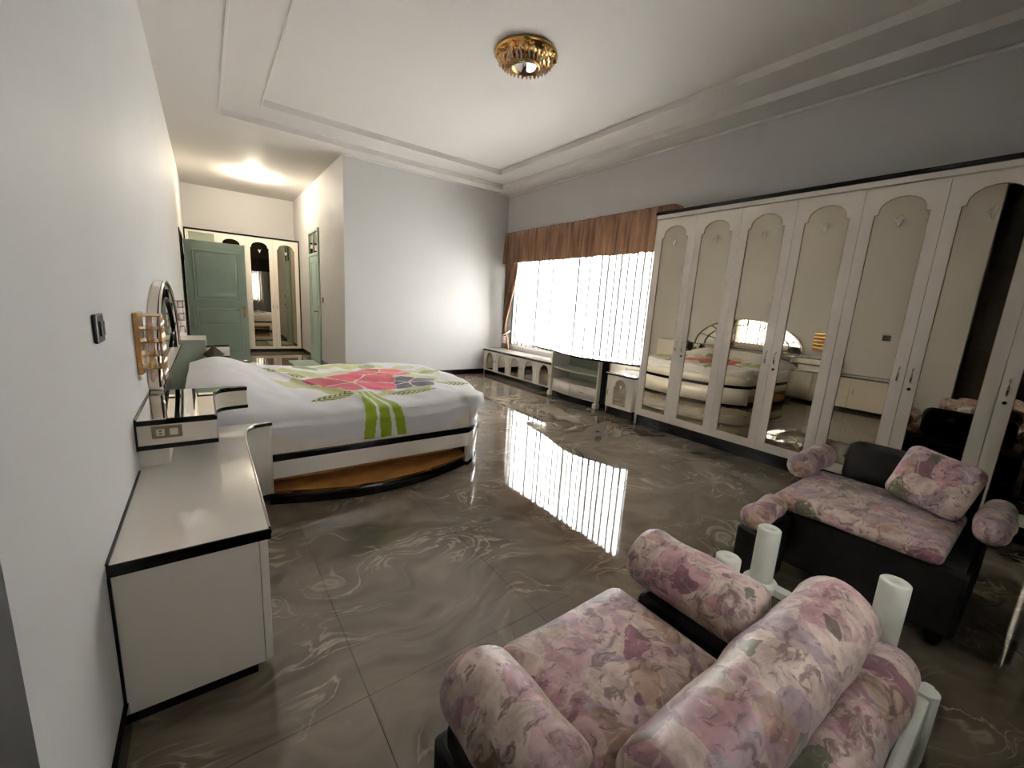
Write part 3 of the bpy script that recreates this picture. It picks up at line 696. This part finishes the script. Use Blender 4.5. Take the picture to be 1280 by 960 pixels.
# blanket draped over the mattress; printed flowers as vertex colours of the cloth
def petal(px, py, cx, cy, ang, ln, wd, pw=.8):
    dx, dy = px-cx, py-cy; u = dx*math.cos(ang)+dy*math.sin(ang); v = -dx*math.sin(ang)+dy*math.cos(ang)
    t = u/ln
    if t < 0 or t > 1: return -1
    h = wd*math.sin(math.pi*min(1, t**pw))
    return 1-abs(v)/max(h, 1e-4)
MAG, MAG2, ORG_, PUR = (.80, .006, .22), (.86, .02, .30), (.86, .09, .13), (.22, .045, .28)
LIME, PALE, LEAF, WHT = (.58, .68, .06), (.76, .78, .50), (.27, .34, .09), (.91, .90, .91)
def print_col(x, y, dn):
    """x,y bed plan; dn = drop below the edge on the near side"""
    c = WHT; yy = y-dn
    # pale leafy ground behind the flowers
    g = noise.noise(Vector((x*3.1, y*3.1, 2)))
    e_ = ((x-1.42)/.78)**2+((y-3.92)/.86)**2
    if e_ < 1+.35*g and noise.noise(Vector((x*5+7, y*4, 0))) > -.12: c = PALE if g < .15 else (.80, .80, .62)
    # fern leaves
    for cx, cy, an, ln, wd in ((1.20, 3.22, 3.5, .42, .075), (1.42, 3.20, -.15, .42, .07), (1.92, 3.42, -.2, .40, .08), (2.0, 3.9, .5, .34, .09), (.95, 3.95, 2.5, .40, .10), (1.1, 4.35, 1.9, .45, .10), (1.6, 4.35, 1.3, .4, .1)):
        p = petal(x, y, cx, cy, an, ln, wd)
        if p > 0:
            u = (x-cx)*math.cos(an)+(y-cy)*math.sin(an); v = -(x-cx)*math.sin(an)+(y-cy)*math.cos(an)
            c = LEAF if math.sin((u+abs(v)*.8)*150) > -.1 and p > .12 else PALE
    # lime stems running over the near edge
    if yy < 3.26:
        t = (3.26-yy)/.90
        for a, b_, wd in ((1.205, 1.105, .040), (1.245, 1.255, .040), (1.285, 1.41, .036)):
            cx = a+(b_-a)*t; ww = wd*(.35+.65*min(1, t*1.8))
            if abs(x-cx) < ww: c = LIME
            elif abs(x-cx) < ww+.007: c = (.93, .93, .88)
    def flower(cx, cy, R_, n, a0, cols, wd):
        nonlocal c
        best = sec = 0; kb = 0
        for k in range(n):
            p = petal(x, y, cx, cy, a0+2*math.pi*k/n, R_*(1+.10*math.sin(3*k+1)), wd, 1.5)
            if p > best: sec = best; best = p; kb = k
            elif p > sec: sec = p
        if best > 0:
            c = (.93, .84, .84) if best < .07 or (sec > 0 and best-sec < .12) else cols[kb % len(cols)]
        if (x-cx)**2+(y-cy)**2 < .022**2: c = (.95, .8, .55)
    flower(1.64, 4.06, .30, 5, .7, (ORG_, (.80, .08, .14)), .13)
    flower(1.72, 3.52, .27, 5, .2, (PUR, (.24, .08, .30), (.10, .03, .12)), .11)
    flower(1.27, 3.66, .40, 5, .35, (MAG, MAG2, (.70, .004, .18)), .19)
    return c
def drop_limit(x):     # bottom of the near drape along the rail (z)
    T = [(.3, .47), (.546, .463), (.845, .388), (1.12, .349), (1.4, .349), (1.75, .354), (1.86, .43), (1.95, .46), (3, .46)]
    for (a, za), (b_, zb) in zip(T, T[1:]):
        if a <= x <= b_: return za+(zb-za)*(x-a)/(b_-a)
    return .46
def blanket_bm():
    bm = B(); lay = bm.loops.layers.color.new('print'); NX, NY, ND = 300, 260, 16
    YA, YZ = BN+.030, BFAR-.030
    def top(x, y):
        s = (y-3.84)/1.04
        z = .556 + .028*(1-abs(s)**3)
        z += .155*math.exp(-((x-.30)/.34)**2)*(1-abs((y-3.84)/1.02)**4) if x > .0 else 0
        z += .020*noise.noise(Vector((x*3.0, y*2.4, 1)))+.008*noise.noise(Vector((x*8, y*6, 4)))
        # turned-over hem of the printed cover near the head
        hx = .62+.55*sst(4.5, 2.9, y); z += .020*math.exp(-((x-hx)/.035)**2)
        return z
    G = []
    tot_x = NX+ND; tot_y = NY+2*ND
    for i in range(tot_x+1):
        row = []
        for j in range(tot_y+1):
            jj = j-ND; fy = min(max(jj, 0), NY)/NY; ey = max(-jj, jj-NY, 0)
            fi = min(i, NX)/NX; ex = max(i-NX, 0)
            y = YA+(YZ-YA)*fy
            xm = foot_x(min(max(y, BN), BFAR))-.03
            x = .13+(xm-.13)*fi
            z = top(x, y)
            # rounded shoulder
            sy = min(jj, NY-jj)/NY*(YZ-YA) if ey == 0 else 0
            sx = (1-fi)*(xm-.13) if ex == 0 else 0
            for q in (sy, sx):
                if q < .07: z -= .030*(1-math.sqrt(max(0, 1-(1-q/.07)**2)))
            dn = 0
            if ey or ex:
                if ey >= ex:
                    lim = drop_limit(x) if jj < 0 else .45
                    zb = z; fr_ = ey/ND; z = zb+(lim-zb)*fr_
                    dn = zb-z
                    o_ = (.034+.004*math.sin(x*22+1)*fr_)*min(1, fr_*4)*sst(.48, .60, x)
                    y = y-o_ if jj < 0 else y+o_
                    if ex: x += .030*min(1, ex/ND*4)
                else:
                    lim = .455+.02*math.sin(y*13); fr_ = ex/ND; z = z+(lim-z)*fr_; x += .040*min(1, fr_*4)
                    if ey: y += (-.025 if jj < 0 else .025)*min(1, ey/ND*4)
            v = bm.verts.new((x, y, z)); row.append((v, x, YA if jj < 0 else y, dn if jj < 0 else 0, ex))
        G.append(row)
    for i in range(tot_x):
        for j in range(tot_y):
            q = [G[i][j], G[i+1][j], G[i+1][j+1], G[i][j+1]]
            f = bm.faces.new([a[0] for a in q]); f.smooth = True
            for l, a in zip(f.loops, q): l[lay] = (*cols(a), 1)
    return bm
_cache = {}
def cols(a):
    k = a[0]
    if k not in _cache:
        c = WHT if a[4] else print_col(a[1], a[2], a[3])
        _cache[k] = c
    return _cache[k]
bl = obj('blanket', blanket_bm(), 'blanket_print'); _cache.clear()
tag(bl, 'white bed blanket printed with magenta, orange and purple flowers and lime stems', 'blanket')
# folded corner of the cover at the foot
bm = B()
P = [(1.90, 2.78, .585), (2.05, 2.82, .572), (2.22, 3.02, .545), (2.16, 3.25, .572), (1.98, 3.02, .592), (2.01, 2.775, .475), (1.955, 2.745, .415), (2.16, 2.90, .485)]
V = [bm.verts.new(p) for p in P]
for f in ((0, 1, 4), (1, 2, 3), (1, 3, 4), (0, 5, 1), (0, 6, 5), (1, 5, 7), (1, 7, 2)): bm.faces.new([V[i] for i in f])
bmesh.ops.subdivide_edges(bm, edges=bm.edges[:], cuts=3, use_grid_fill=True, smooth=.4)
o = obj('corner_fold', bm, 'mattress', bl, smooth=True)

oc = B(); lathe(oc, [(.005, -.05), (.06, -.04), (.085, 0), (.06, .04), (.005, .05)], (0, 0, 0), 4)
bmesh.ops.subdivide_edges(oc, edges=oc.edges[:], cuts=2, use_grid_fill=True, smooth=.3)
bmesh.ops.rotate(oc, verts=oc.verts, cent=(0, 0, 0), matrix=Matrix.Rotation(math.radians(75), 3, 'X'))
bmesh.ops.translate(oc, verts=oc.verts, vec=(.30, 4.80, .70))
o = obj('cushion', oc, 'olive_cloth', smooth=True, org=(.30, 4.80, .64)); tag(o, 'small pointed dark olive cushion by the far bedside board', 'cushion')

# ================================================================== HEADBOARD WALL
# near bedside counter
ct = empty('bedside_counter', (.2, 2.1, 0), 'low white counter with black edge along the wall beside the bed', 'counter')
sweep = catmull([(.391, 2.48), (.400, 2.60), (.418, 2.685), (.463, 2.742), (.545, 2.762)], 5)
plan = [(.001, 1.461), (.391, 1.461)] + sweep + [(.545, 2.772), (.001, 2.772)]
bm = B(); prism(bm, plan, .522, .548, 'z'); tp = obj('top', bm, 'lacquer_gloss', ct)
bm = B(); box(bm, .001, .398, 1.453, 1.462, .512, .549, bev=.003); tube(bm, [(.391, 1.46, .532)]+[(p[0], p[1], .534) for p in sweep], .010, 8); obj('black_edge', bm, 'black_gloss', tp)
bm = B(); tube(bm, [(.396, 1.47, .546)]+[(p[0]+.004, p[1]-.002, .546) for p in sweep], .004, 6); obj('metal_edge', bm, 'chrome', tp)
boxo('wall_joint', (.0005, .008, 1.456, 2.19, .549, .556), 'black_gloss', ct)
boxo('wall_joint', (.0005, .008, 1.455, 1.464, .0, .511), 'black_gloss', ct)
boxo('body', (.002, .362, 1.465, 2.76, .045, .521), 'lacquer', ct)
boxo('plinth', (.002, .34, 1.48, 2.75, 0, .044), 'black_gloss', ct)
for a, b_ in ((1.465, 1.95),):
    d = boxo('door', (.364, .388, a, b_, .048, .519), 'lacquer', ct, bev=.003)
    bm = B(); tube(bm, [(.388, b_-.05, .36), (.405, b_-.05, .35), (.405, b_-.05, .28), (.388, b_-.05, .27)], .005, 6); obj('handle', bm, 'gold_dark', d)
for k in range(3):
    d = boxo('drawer', (.364, .388, 1.954, 2.46, .048+k*.158, .203+k*.158), 'lacquer', ct, bev=.003)
    bm = B(); tube(bm, [(.388, 2.16, .125+k*.158), (.405, 2.165, .125+k*.158), (.405, 2.25, .125+k*.158), (.388, 2.255, .125+k*.158)], .005, 6); obj('handle', bm, 'gold_dark', d)
bm = B(); ribbon(bm, [(p[0]-.004, p[1]+.004) for p in sweep], .085, .521, .016); obj('curved_panel', bm, 'lacquer_gloss', ct)

def box_unit(name, label, y0, pts, yend):
    r = empty(name, (.12, y0+.3, .55), label, 'shelf box')
    plan = [(.001, y0), (.276, y0)] + pts + [(pts[-1][0], yend), (.001, yend)]
    zs = (('bottom_edge', .637, .656, 'black_gloss', .003), ('body', .657, .742, 'lacquer', 0), ('top_edge', .743, .762, 'black_gloss', .003))
    for nm, a, b_, mt, e in zs:
        pl_ = [(p[0]+(e if p[0] > .01 else 0), p[1]-(e if p[1] < y0+.01 else 0)) for p in plan]
        bm = B(); prism(bm, pl_, a, b_, 'z'); obj(nm, bm, mt, r)
    bm = B(); prism(bm, [(p[0]*.985 if p[0] > .01 else p[0], p[1]+(.004 if p[1] < y0+.01 else 0)) for p in plan], .763, .767, 'z'); obj('glass_top', bm, 'mirror_clear', r)
    boxo('back_support', (.001, .10, y0+.05, yend-.01, .55, .636), 'lacquer', r)
    return r
fin = catmull([(.272, 2.60), (.276, 2.70), (.297, 2.765), (.345, 2.793), (.430, 2.808)], 5)
bu = box_unit('shelf_box', 'white wall shelf box with black edges and a socket plate, above the counter', 2.20, fin, 2.825)
boxo('wall_joint', (.0005, .008, 2.192, 2.199, .637, .768), 'black_gloss', bu)
boxo('wall_joint', (.0005, .007, 2.2, 2.82, .768, .774), 'black_gloss', bu)
sp_ = boxo('socket_plate', (.054, .154, 2.190, 2.197, .685, .738), 'socket_brass', bu, bev=.002)
boxo('socket', (.068, .096, 2.186, 2.19, .697, .726), 'socket_white', sp_, bev=.003)
boxo('rocker', (.112, .140, 2.186, 2.19, .697, .726), 'socket_white', sp_, bev=.003)
for z in (.704, .716): boxo('socket_slot', (.078, .086, 2.1845, 2.1865, z, z+.005), 'switch_dark', sp_)

# far bedside unit: green side panel, curved wing
fu = empty('bedside_unit', (.13, 5.1, 0), 'bedside unit with sage green side and curved white wing beyond the bed', 'bedside unit')
boxo('side_panel', (.012, .246, 4.985, 5.0, .05, .815), 'sage_panel', fu)
boxo('body', (.002, .246, 5.001, 5.62, .05, .80), 'lacquer', fu)
boxo('edge_strip', (.240, .252, 4.98, 5.0, .05, .82), 'lacquer', fu)
boxo('plinth', (.002, .24, 5.0, 5.61, 0, .049), 'black_gloss', fu)
wing = catmull([(.253, 4.955), (.30, 4.985), (.36, 5.0), (.43, 5.005)], 5)
for nm, a, b_, mt in (('wing', .655, .745, 'lacquer'), ('wing_edge', .637, .654, 'black_gloss'), ('wing_edge', .746, .764, 'black_gloss')):
    bm = B(); ribbon(bm, wing, a, b_, .02); obj(nm, bm, mt, fu)

# headboard with arched sunburst mirror
hb = empty('headboard', (.03, 3.82, 0), 'white bed headboard with arched sunburst mirror on top', 'headboard')
boxo('back_panel', (.002, .05, 2.83, 4.97, .10, .768), 'mirror_clear', hb)
boxo('ledge', (.002, .058, 2.83, 4.97, .769, .788), 'lacquer', hb)
boxo('ledge_edge', (.0585, .063, 2.83, 4.97, .771, .786), 'black_gloss', hb)
CY, RA, RH, ZA = 3.82, 1.03, .56, .79
def ell(f, n=40): return [(CY+RA*f*math.cos(math.pi*i/n), ZA+RH*f*math.sin(math.pi*i/n)) for i in range(n+1)]
bm = B(); prism(bm, ell(.985), .022, .030, 'x'); obj('mirror', bm, 'mirror_clear', hb)
bm = B(); prism(bm, ell(1.0)+ell(.962)[::-1], .004, .045, 'x'); obj('outer_frame', bm, 'lacquer', hb)
bm = B(); prism(bm, ell(.998)+ell(.964)[::-1], .0455, .052, 'x'); obj('frame_face', bm, 'black_gloss', hb)
bm = B(); tube(bm, [(.052, p[0], p[1]) for p in ell(.985)], .009, 8); obj('chrome_bead', bm, 'chrome', hb)
bm = B(); prism(bm, ell(.80)+ell(.775)[::-1], .02, .044, 'x'); obj('inner_frame', bm, 'black_gloss', hb)
for k in range(1, 8):
    t = math.pi*k/8; a, b_ = .80, .962
    if k in (1, 7): a = .30
    p0, p1 = (CY+RA*a*math.cos(t), ZA+RH*a*math.sin(t)), (CY+RA*b_*math.cos(t), ZA+RH*b_*math.sin(t))
    bm = B(); tube(bm, [(.036, *p0), (.036, *p1)], .008, 6); obj('ray', bm, 'black_gloss', hb)

# wall lamps either side of the arch
def wall_lamp(yc, label, glass, cryst):
    r = empty('wall_lamp', (.0, yc, 1.04), label, 'lamp', 'wall lamps beside the headboard')
    boxo('back_plate', (.001, .02, yc-.09, yc+.09, .91, 1.19), glass, r, bev=.004)
    bm = B()
    for z in (1.175, 1.115, 1.055, .995, .935): box(bm, .02, .095, yc-.085, yc+.085, z, z+.006)
    obj('tray', bm, 'gold', r)
    for lv in range(5):
        zt = 1.175-lv*.06
        for i in range(9):
            for dx in (.05, .092):
                y = yc-.080+i*.020; ln = .058*(.85+.3*abs(math.sin(i*2.1+lv+dx*90)))
                bm = B(); tube(bm, [(dx, y, zt), (dx, y, zt-ln*.8), (dx, y, zt-ln)], .006, 5, rs=[.005, .0075, .001])
                obj('crystal', bm, cryst if (i+lv) % 2 else 'pale_crystal', r)
    return r
wall_lamp(2.57, 'amber crystal wall lamp above the near shelf box', 'amber_glass', 'amber_glass')
wall_lamp(5.14, 'pale pink crystal wall lamp beyond the arched headboard', 'pink_crystal', 'pink_crystal')

# wall switches
sw = empty('wall_switch', (0, 1.72, 1.19), 'dark switch plate on the bare near stretch of the left wall', 'switch')
boxo('plate', (.001, .012, 1.675, 1.775, 1.14, 1.225), 'switch_dark', sw, bev=.004)
boxo('rocker', (.0125, .018, 1.70, 1.75, 1.16, 1.205), 'switch_dark', sw, bev=.002)
s2 = empty('wall_switch', (XC, 8.17, 1.2), 'small grey switch on the corridor wall beside the closed green door', 'switch')
boxo('plate', (XC-.012, XC-.001, 8.13, 8.21, 1.17, 1.27), 'gold_dark', s2, bev=.003)
boxo('rocker', (XC-.017, XC-.0125, 8.15, 8.19, 1.19, 1.25), 'switch_dark', s2, bev=.002)

# ================================================================== CORRIDOR
fw = empty('corridor_wardrobe', (1.0, YF+.3, 0), 'white built-in wardrobe with arched mirror doors at the corridor end', 'wardrobe')
FW = (XC-.004)/4
boxo('body', (.003, XC-.003, YF+.024, YF+.595, .09, 2.40), 'lacquer', fw)
boxo('plinth', (.003, XC-.003, YF+.03, YF+.595, 0, .089), 'black_gloss', fw)
bm = B(); box(bm, .001, XC-.001, YF-.015, YF+.59, 2.402, 2.43); box(bm, .001, .02, YF-.015, YF+.02, .05, 2.40); box(bm, XC-.02, XC-.001, YF-.015, YF+.02, .05, 2.40); obj('black_surround', bm, 'black_gloss', fw)
boxo('bottom_edge', (.021, XC-.021, YF-.004, YF+.02, .078, .092), 'lacquer', fw)
for i in range(4):
    a, b_ = .021+i*(XC-.042)/4+.002, .021+(i+1)*(XC-.042)/4-.002
    if i == 0: ol = rect(a+.05, b_-.03, .15, 2.36)
    else: ol = arch_outline(a+.075, b_-.075, .13, 2.20, 2.31)
    bm = B(); prism(bm, rect(a, b_, .095, 2.398), YF, YF+.02, 'y', holes=[ol]); d = obj('door', bm, 'lacquer', fw)
    bm = B(); prism(bm, ol, YF+.008, YF+.013, 'y'); obj('mirror' if i else 'painted_mirror', bm, 'mirror' if i else 'sage_panel', d)  # first pane: greenish mirror reflection painted as a flat colour
    hx = b_-.036 if i % 2 == 0 else a+.036
    bm = B(); tube(bm, [(hx, YF, 1.03), (hx, YF-.02, 1.02), (hx, YF-.02, .96), (hx, YF, .95)], .006, 6); obj('handle', bm, 'gold_dark', d)
    if i:
        cx = (a+b_)/2
        bm = B(); prism(bm, [(cx-.03, 2.17), (cx, 2.09), (cx+.03, 2.17), (cx, 2.145)], YF+.004, YF+.0085, 'y'); obj('emblem', bm, 'socket_white', d)
bm = B(); box(bm, 1.50, 1.955, 8.10, 8.98, .001, .014, bev=.005)
o = obj('floor_mat', bm, 'mat_green', org=(1.73, 8.5, 0)); tag(o, 'pale green mat on the floor before the closed corridor door', 'mat')

# recessed corridor spot
dl = empty('ceiling_spotlight', (1.10, 9.17, ZS), 'lit round spotlight in the corridor ceiling', 'lamp')
bm = B(); lathe(bm, [(.065, -.001), (.065, -.012), (.05, -.016), (.045, -.004), (.045, -.001)], (1.10, 9.17, ZS), 24); obj('ring', bm, 'lacquer', dl)
bm = B(); lathe(bm, [(.001, -.003), (.044, -.003), (.040, -.02), (.001, -.03)], (1.10, 9.17, ZS), 20); obj('bulb', bm, 'lamp_glow', dl)
ld = bpy.data.lights.new('spot_light', 'POINT'); ld.energy = 38; ld.color = (1, .88, .70); ld.shadow_soft_size = .04
lo = bpy.data.objects.new('spot_light', ld); COL.objects.link(lo); lo.parent = dl; lo.location = (0, 0, -.09)

# ================================================================== CEILING LAMP
LC = Vector((2.64, 3.25, ZI))
cl = empty('ceiling_lamp', LC, 'round gilded crystal ceiling lamp in the centre of the tray ceiling', 'lamp')
bm = B(); lathe(bm, [(.27, -.001), (.275, -.02), (.262, -.035), (.245, -.04), (.235, -.055), (.205, -.06), (.05, -.06)], LC, 48); obj('base', bm, 'gold', cl)
bm = B(); lathe(bm, [(.12, -.06), (.13, -.10), (.118, -.115), (.112, -.10), (.112, -.07)], LC, 40); obj('rim', bm, 'gold_dark', cl)
bm = B(); lathe(bm, [(.001, -.101), (.110, -.101), (.112, -.106), (.08, -.109), (.001, -.111)], LC, 40); obj('bowl', bm, 'mirror_clear', cl)
bm = B(); lathe(bm, [(.004, -.11), (.009, -.116), (.007, -.125), (.002, -.13)], LC, 12); obj('finial', bm, 'black_gloss', cl)
for ring, (R_, n, z0, z1, rad) in enumerate(((.225, 36, -.05, -.095, .012), (.188, 32, -.055, -.105, .012), (.15, 26, -.058, -.112, .011))):
    for k in range(n):
        a = 2*math.pi*k/n+ring*.09; p = LC+Vector((R_*math.cos(a), R_*math.sin(a), 0)); q = LC+Vector((R_*.97*math.cos(a), R_*.97*math.sin(a), 0))
        bm = B(); tube(bm, [p+Vector((0, 0, z0)), p*.5+q*.5+Vector((0, 0, (z0+z1)/2)), q+Vector((0, 0, z1))], rad, 5, rs=[rad*.5, rad, rad*.2])
        obj('crystal', bm, 'pale_crystal' if (k+ring) % 3 else 'gold', cl)
for k in range(12):
    a = 2*math.pi*k/12; d_ = Vector((math.cos(a), math.sin(a), 0)); s_ = Vector((-math.sin(a), math.cos(a), 0))
    pts = [LC+d_*(.252+.014*math.sin(t*6.28))+s_*(.06*(t-.5))+Vector((0, 0, -.045)) for t in [i/8 for i in range(9)]]
    bm = B(); tube(bm, pts, .006, 6); obj('scroll', bm, 'gold', cl)

# ================================================================== SEATING
def roll_bm(p0, p1, r, squash=1.0, seg=28, round_=.05, wob=.006, seed=0):
    p0, p1 = Vector(p0), Vector(p1); ax = (p1-p0); L_ = ax.length; ax.normalize()
    u = ax.cross(Vector((0, 0, 1))).normalized(); v = Vector((0, 0, 1))
    n = 26; bm = B(); rings = []
    for i in range(n+1):
        s = i/n*L_; e_ = min(s, L_-s)
        k = r if e_ >= round_ else r-round_*(1-math.sqrt(max(0, 1-(1-e_/round_)**2)))
        ring = []
        for j in range(seg):
            a = 2*math.pi*j/seg
            d = u*math.cos(a)*k+v*math.sin(a)*k*squash
            p = p0+ax*s+d
            p += d.normalized()*wob*noise.noise(Vector((p.x*7+seed, p.y*7, p.z*7)))*2
            ring.append(bm.verts.new(p))
        rings.append(ring)
    for a, b_ in zip(rings, rings[1:]):
        for k in range(seg):
            f = bm.faces.new([a[k], a[(k+1) % seg], b_[(k+1) % seg], b_[k]]); f.smooth = True
    for rg, s in ((rings[0], p0), (rings[-1], p1)):
        c = bm.verts.new(s)
        for k in range(seg):
            f = bm.faces.new([rg[k], rg[(k+1) % seg], c]); f.smooth = True
    return bm
def pad_bm(x0, x1, y0, y1, z0, z1, crown=.02, r=.04, n=18, seed=0):
    """soft cushion: rounded box with a crowned top"""
    bm = B(); bmesh.ops.create_cube(bm, size=2); bmesh.ops.subdivide_edges(bm, edges=bm.edges[:], cuts=n, use_grid_fill=True)
    hx, hy, hz = (x1-x0)/2, (y1-y0)/2, (z1-z0)/2; c = Vector(((x0+x1)/2, (y0+y1)/2, (z0+z1)/2))
    for v in bm.verts:
        q = Vector((v.co.x*hx, v.co.y*hy, v.co.z*hz))
        inn = Vector((max(-hx+r, min(hx-r, q.x)), max(-hy+r, min(hy-r, q.y)), max(-hz+min(r, hz*.95), min(hz-min(r, hz*.95), q.z))))
        d = q-inn
        if d.length > 1e-6: q = inn+d.normalized()*min(r, d.length)
        a = 1-(q.x/hx)**2; b_ = 1-(q.y/hy)**2
        if v.co.z > 0: q.z += crown*max(0, a)*max(0, b_)
        v.co = c+q+Vector((0, 0, .006*noise.noise(Vector((q.x*6+seed, q.y*6, q.z*5)))))
    for f in bm.faces: f.smooth = True
    return bm
# sofa next to the camera
sf = empty('sofa', (1.2, .40, 0), 'low sofa with mauve floral seat and white frame in the near corner', 'sofa')
obj('seat_cushion', pad_bm(.855, 1.385, .12, .80, .26, .395, .012, .05, seed=3), 'floral_satin', sf)
bm = B(); box(bm, .66, 1.60, .10, .76, .09, .258, bev=.015); obj('seat_base', bm, 'dark_base', sf)
obj('back_cushion', roll_bm((.70, .138, .350), (1.86, .138, .350), .070, 1.15, seed=9), 'floral_satin', sf)
boxo('arm_rest', (.67, .83, .30, .72, .259, .334), 'dark_base', sf, bev=.02)
boxo('arm_rest', (1.43, 1.585, .30, .74, .259, .36), 'dark_base', sf, bev=.02)
boxo('back_rail', (.62, 1.92, .045, .075, .20, .31), 'white_post', sf, bev=.01)
for x in (.64, 1.86):
    for y in (.06, .70):
        bm = B(); lathe(bm, [(.026, 0), (.03, .02), (.024, .05), (.03, .10), (.03, .20 if y > .5 else .32)], (x if y < .5 else (.68 if x < 1 else 1.56), y, 0), 16); obj('leg', bm, 'white_post', sf)
def bolster(label, a, b_, r, sq, seed):
    c = ((a[0]+b_[0])/2, (a[1]+b_[1])/2, a[2]-r*sq)
    o = obj('bolster', roll_bm(a, b_, r, sq, seed=seed, round_=.055), 'floral_satin', org=c); return tag(o, label, 'cushion', 'sofa bolsters')
bolster('thick floral bolster lying along the back of the near sofa', (.80, .262, .498), (1.755, .262, .498), .100, 1.0, 1)
bolster('floral bolster arm at the sofa end next to the white posts', (1.505, .80, .468), (1.505, .375, .468), .112, .85, 2)
bolster('floral bolster arm at the sofa end next to the white counter', (.748, .745, .425), (.748, .385, .425), .098, .9, 4)

# white post frame standing between the sofa and the armchair
pf_ = empty('post_frame', (1.84, .375, 0), 'white stand with four round posts and rails between sofa and armchair', 'stand')
for x, y, h in ((1.69, .568, .51), (2.0, .562, .53), (2.005, .19, .53)):
    bm = B(); lathe(bm, [(.040, 0), (.040, h-.004), (.036, h), (.012, h), (.010, h-.02)], (x, y, 0), 24); p_ = obj('post', bm, 'white_post', pf_)
bm = B(); box(bm, 1.98, 2.025, .19, .562, .275, .305, bev=.004); obj('rail', bm, 'white_post', pf_)
bm = B(); box(bm, 1.69, 2.0, .55, .585, .275, .305, bev=.004); obj('rail', bm, 'white_post', pf_)
bm = B(); box(bm, 1.98, 2.05, .165, .215, .0, .36, bev=.006); obj('block', bm, 'white_post', pf_)
bm = B(); lathe(bm, [(.055, .268), (.062, .28), (.062, .30), (.055, .31)], (2.0, .562, 0), 20); obj('collar', bm, 'white_post', pf_)

# armchair in the dark corner by the wardrobe
ac = empty('armchair', (2.98, .42, 0), 'dark-based armchair with mauve floral cushions in front of the wardrobe', 'armchair')
obj('seat_cushion', pad_bm(2.60, 3.26, .14, .78, .375, .455, .015, .035, seed=7), 'floral_satin', ac)
bm = B(); box(bm, 2.66, 3.42, .06, .84, .07, .373, bev=.02); obj('seat_base', bm, 'dark_base', ac)
obj('arm_roll', roll_bm((2.96, .80, .515), (3.42, .80, .515), .070, 1, seed=12), 'floral_satin', ac)
obj('arm_roll', roll_bm((2.86, .05, .50), (3.34, .05, .50), .058, 1, seed=13), 'floral_satin', ac)
bm = pad_bm(-.07, .07, -.28, .28, -.13, .13, 0, .06, 14, 5)
bmesh.ops.rotate(bm, verts=bm.verts, cent=(0, 0, 0), matrix=Matrix.Rotation(math.radians(18), 3, 'Y')); bmesh.ops.translate(bm, verts=bm.verts, vec=(3.36, .40, .53))
obj('back_cushion', bm, 'dark_base', ac)
bm = pad_bm(-.05, .05, -.145, .145, -.14, .14, 0, .045, 14, 6)
bmesh.ops.rotate(bm, verts=bm.verts, cent=(0, 0, 0), matrix=Matrix.Rotation(math.radians(24), 3, 'Y') @ Matrix.Rotation(math.radians(12), 3, 'X')); bmesh.ops.translate(bm, verts=bm.verts, vec=(3.08, .27, .605))
o = obj('throw_pillow', bm, 'floral_satin', org=(3.06, .27, .45)); tag(o, 'mauve floral throw pillow leaning on the armchair back', 'cushion')
for x in (2.72, 3.36):
    for y in (.12, .78):
        bm = B(); lathe(bm, [(.02, 0), (.028, .03), (.028, .069)], (x, y, 0), 12); obj('foot', bm, 'dark_base', ac)
obj('arm_pad', roll_bm((2.28, .745, .40), (2.60, .745, .40), .060, 1, seed=15), 'floral_satin', ac)
boxo('arm_base', (2.30, 2.655, .69, .80, .02, .338), 'dark_base', ac, bev=.01)
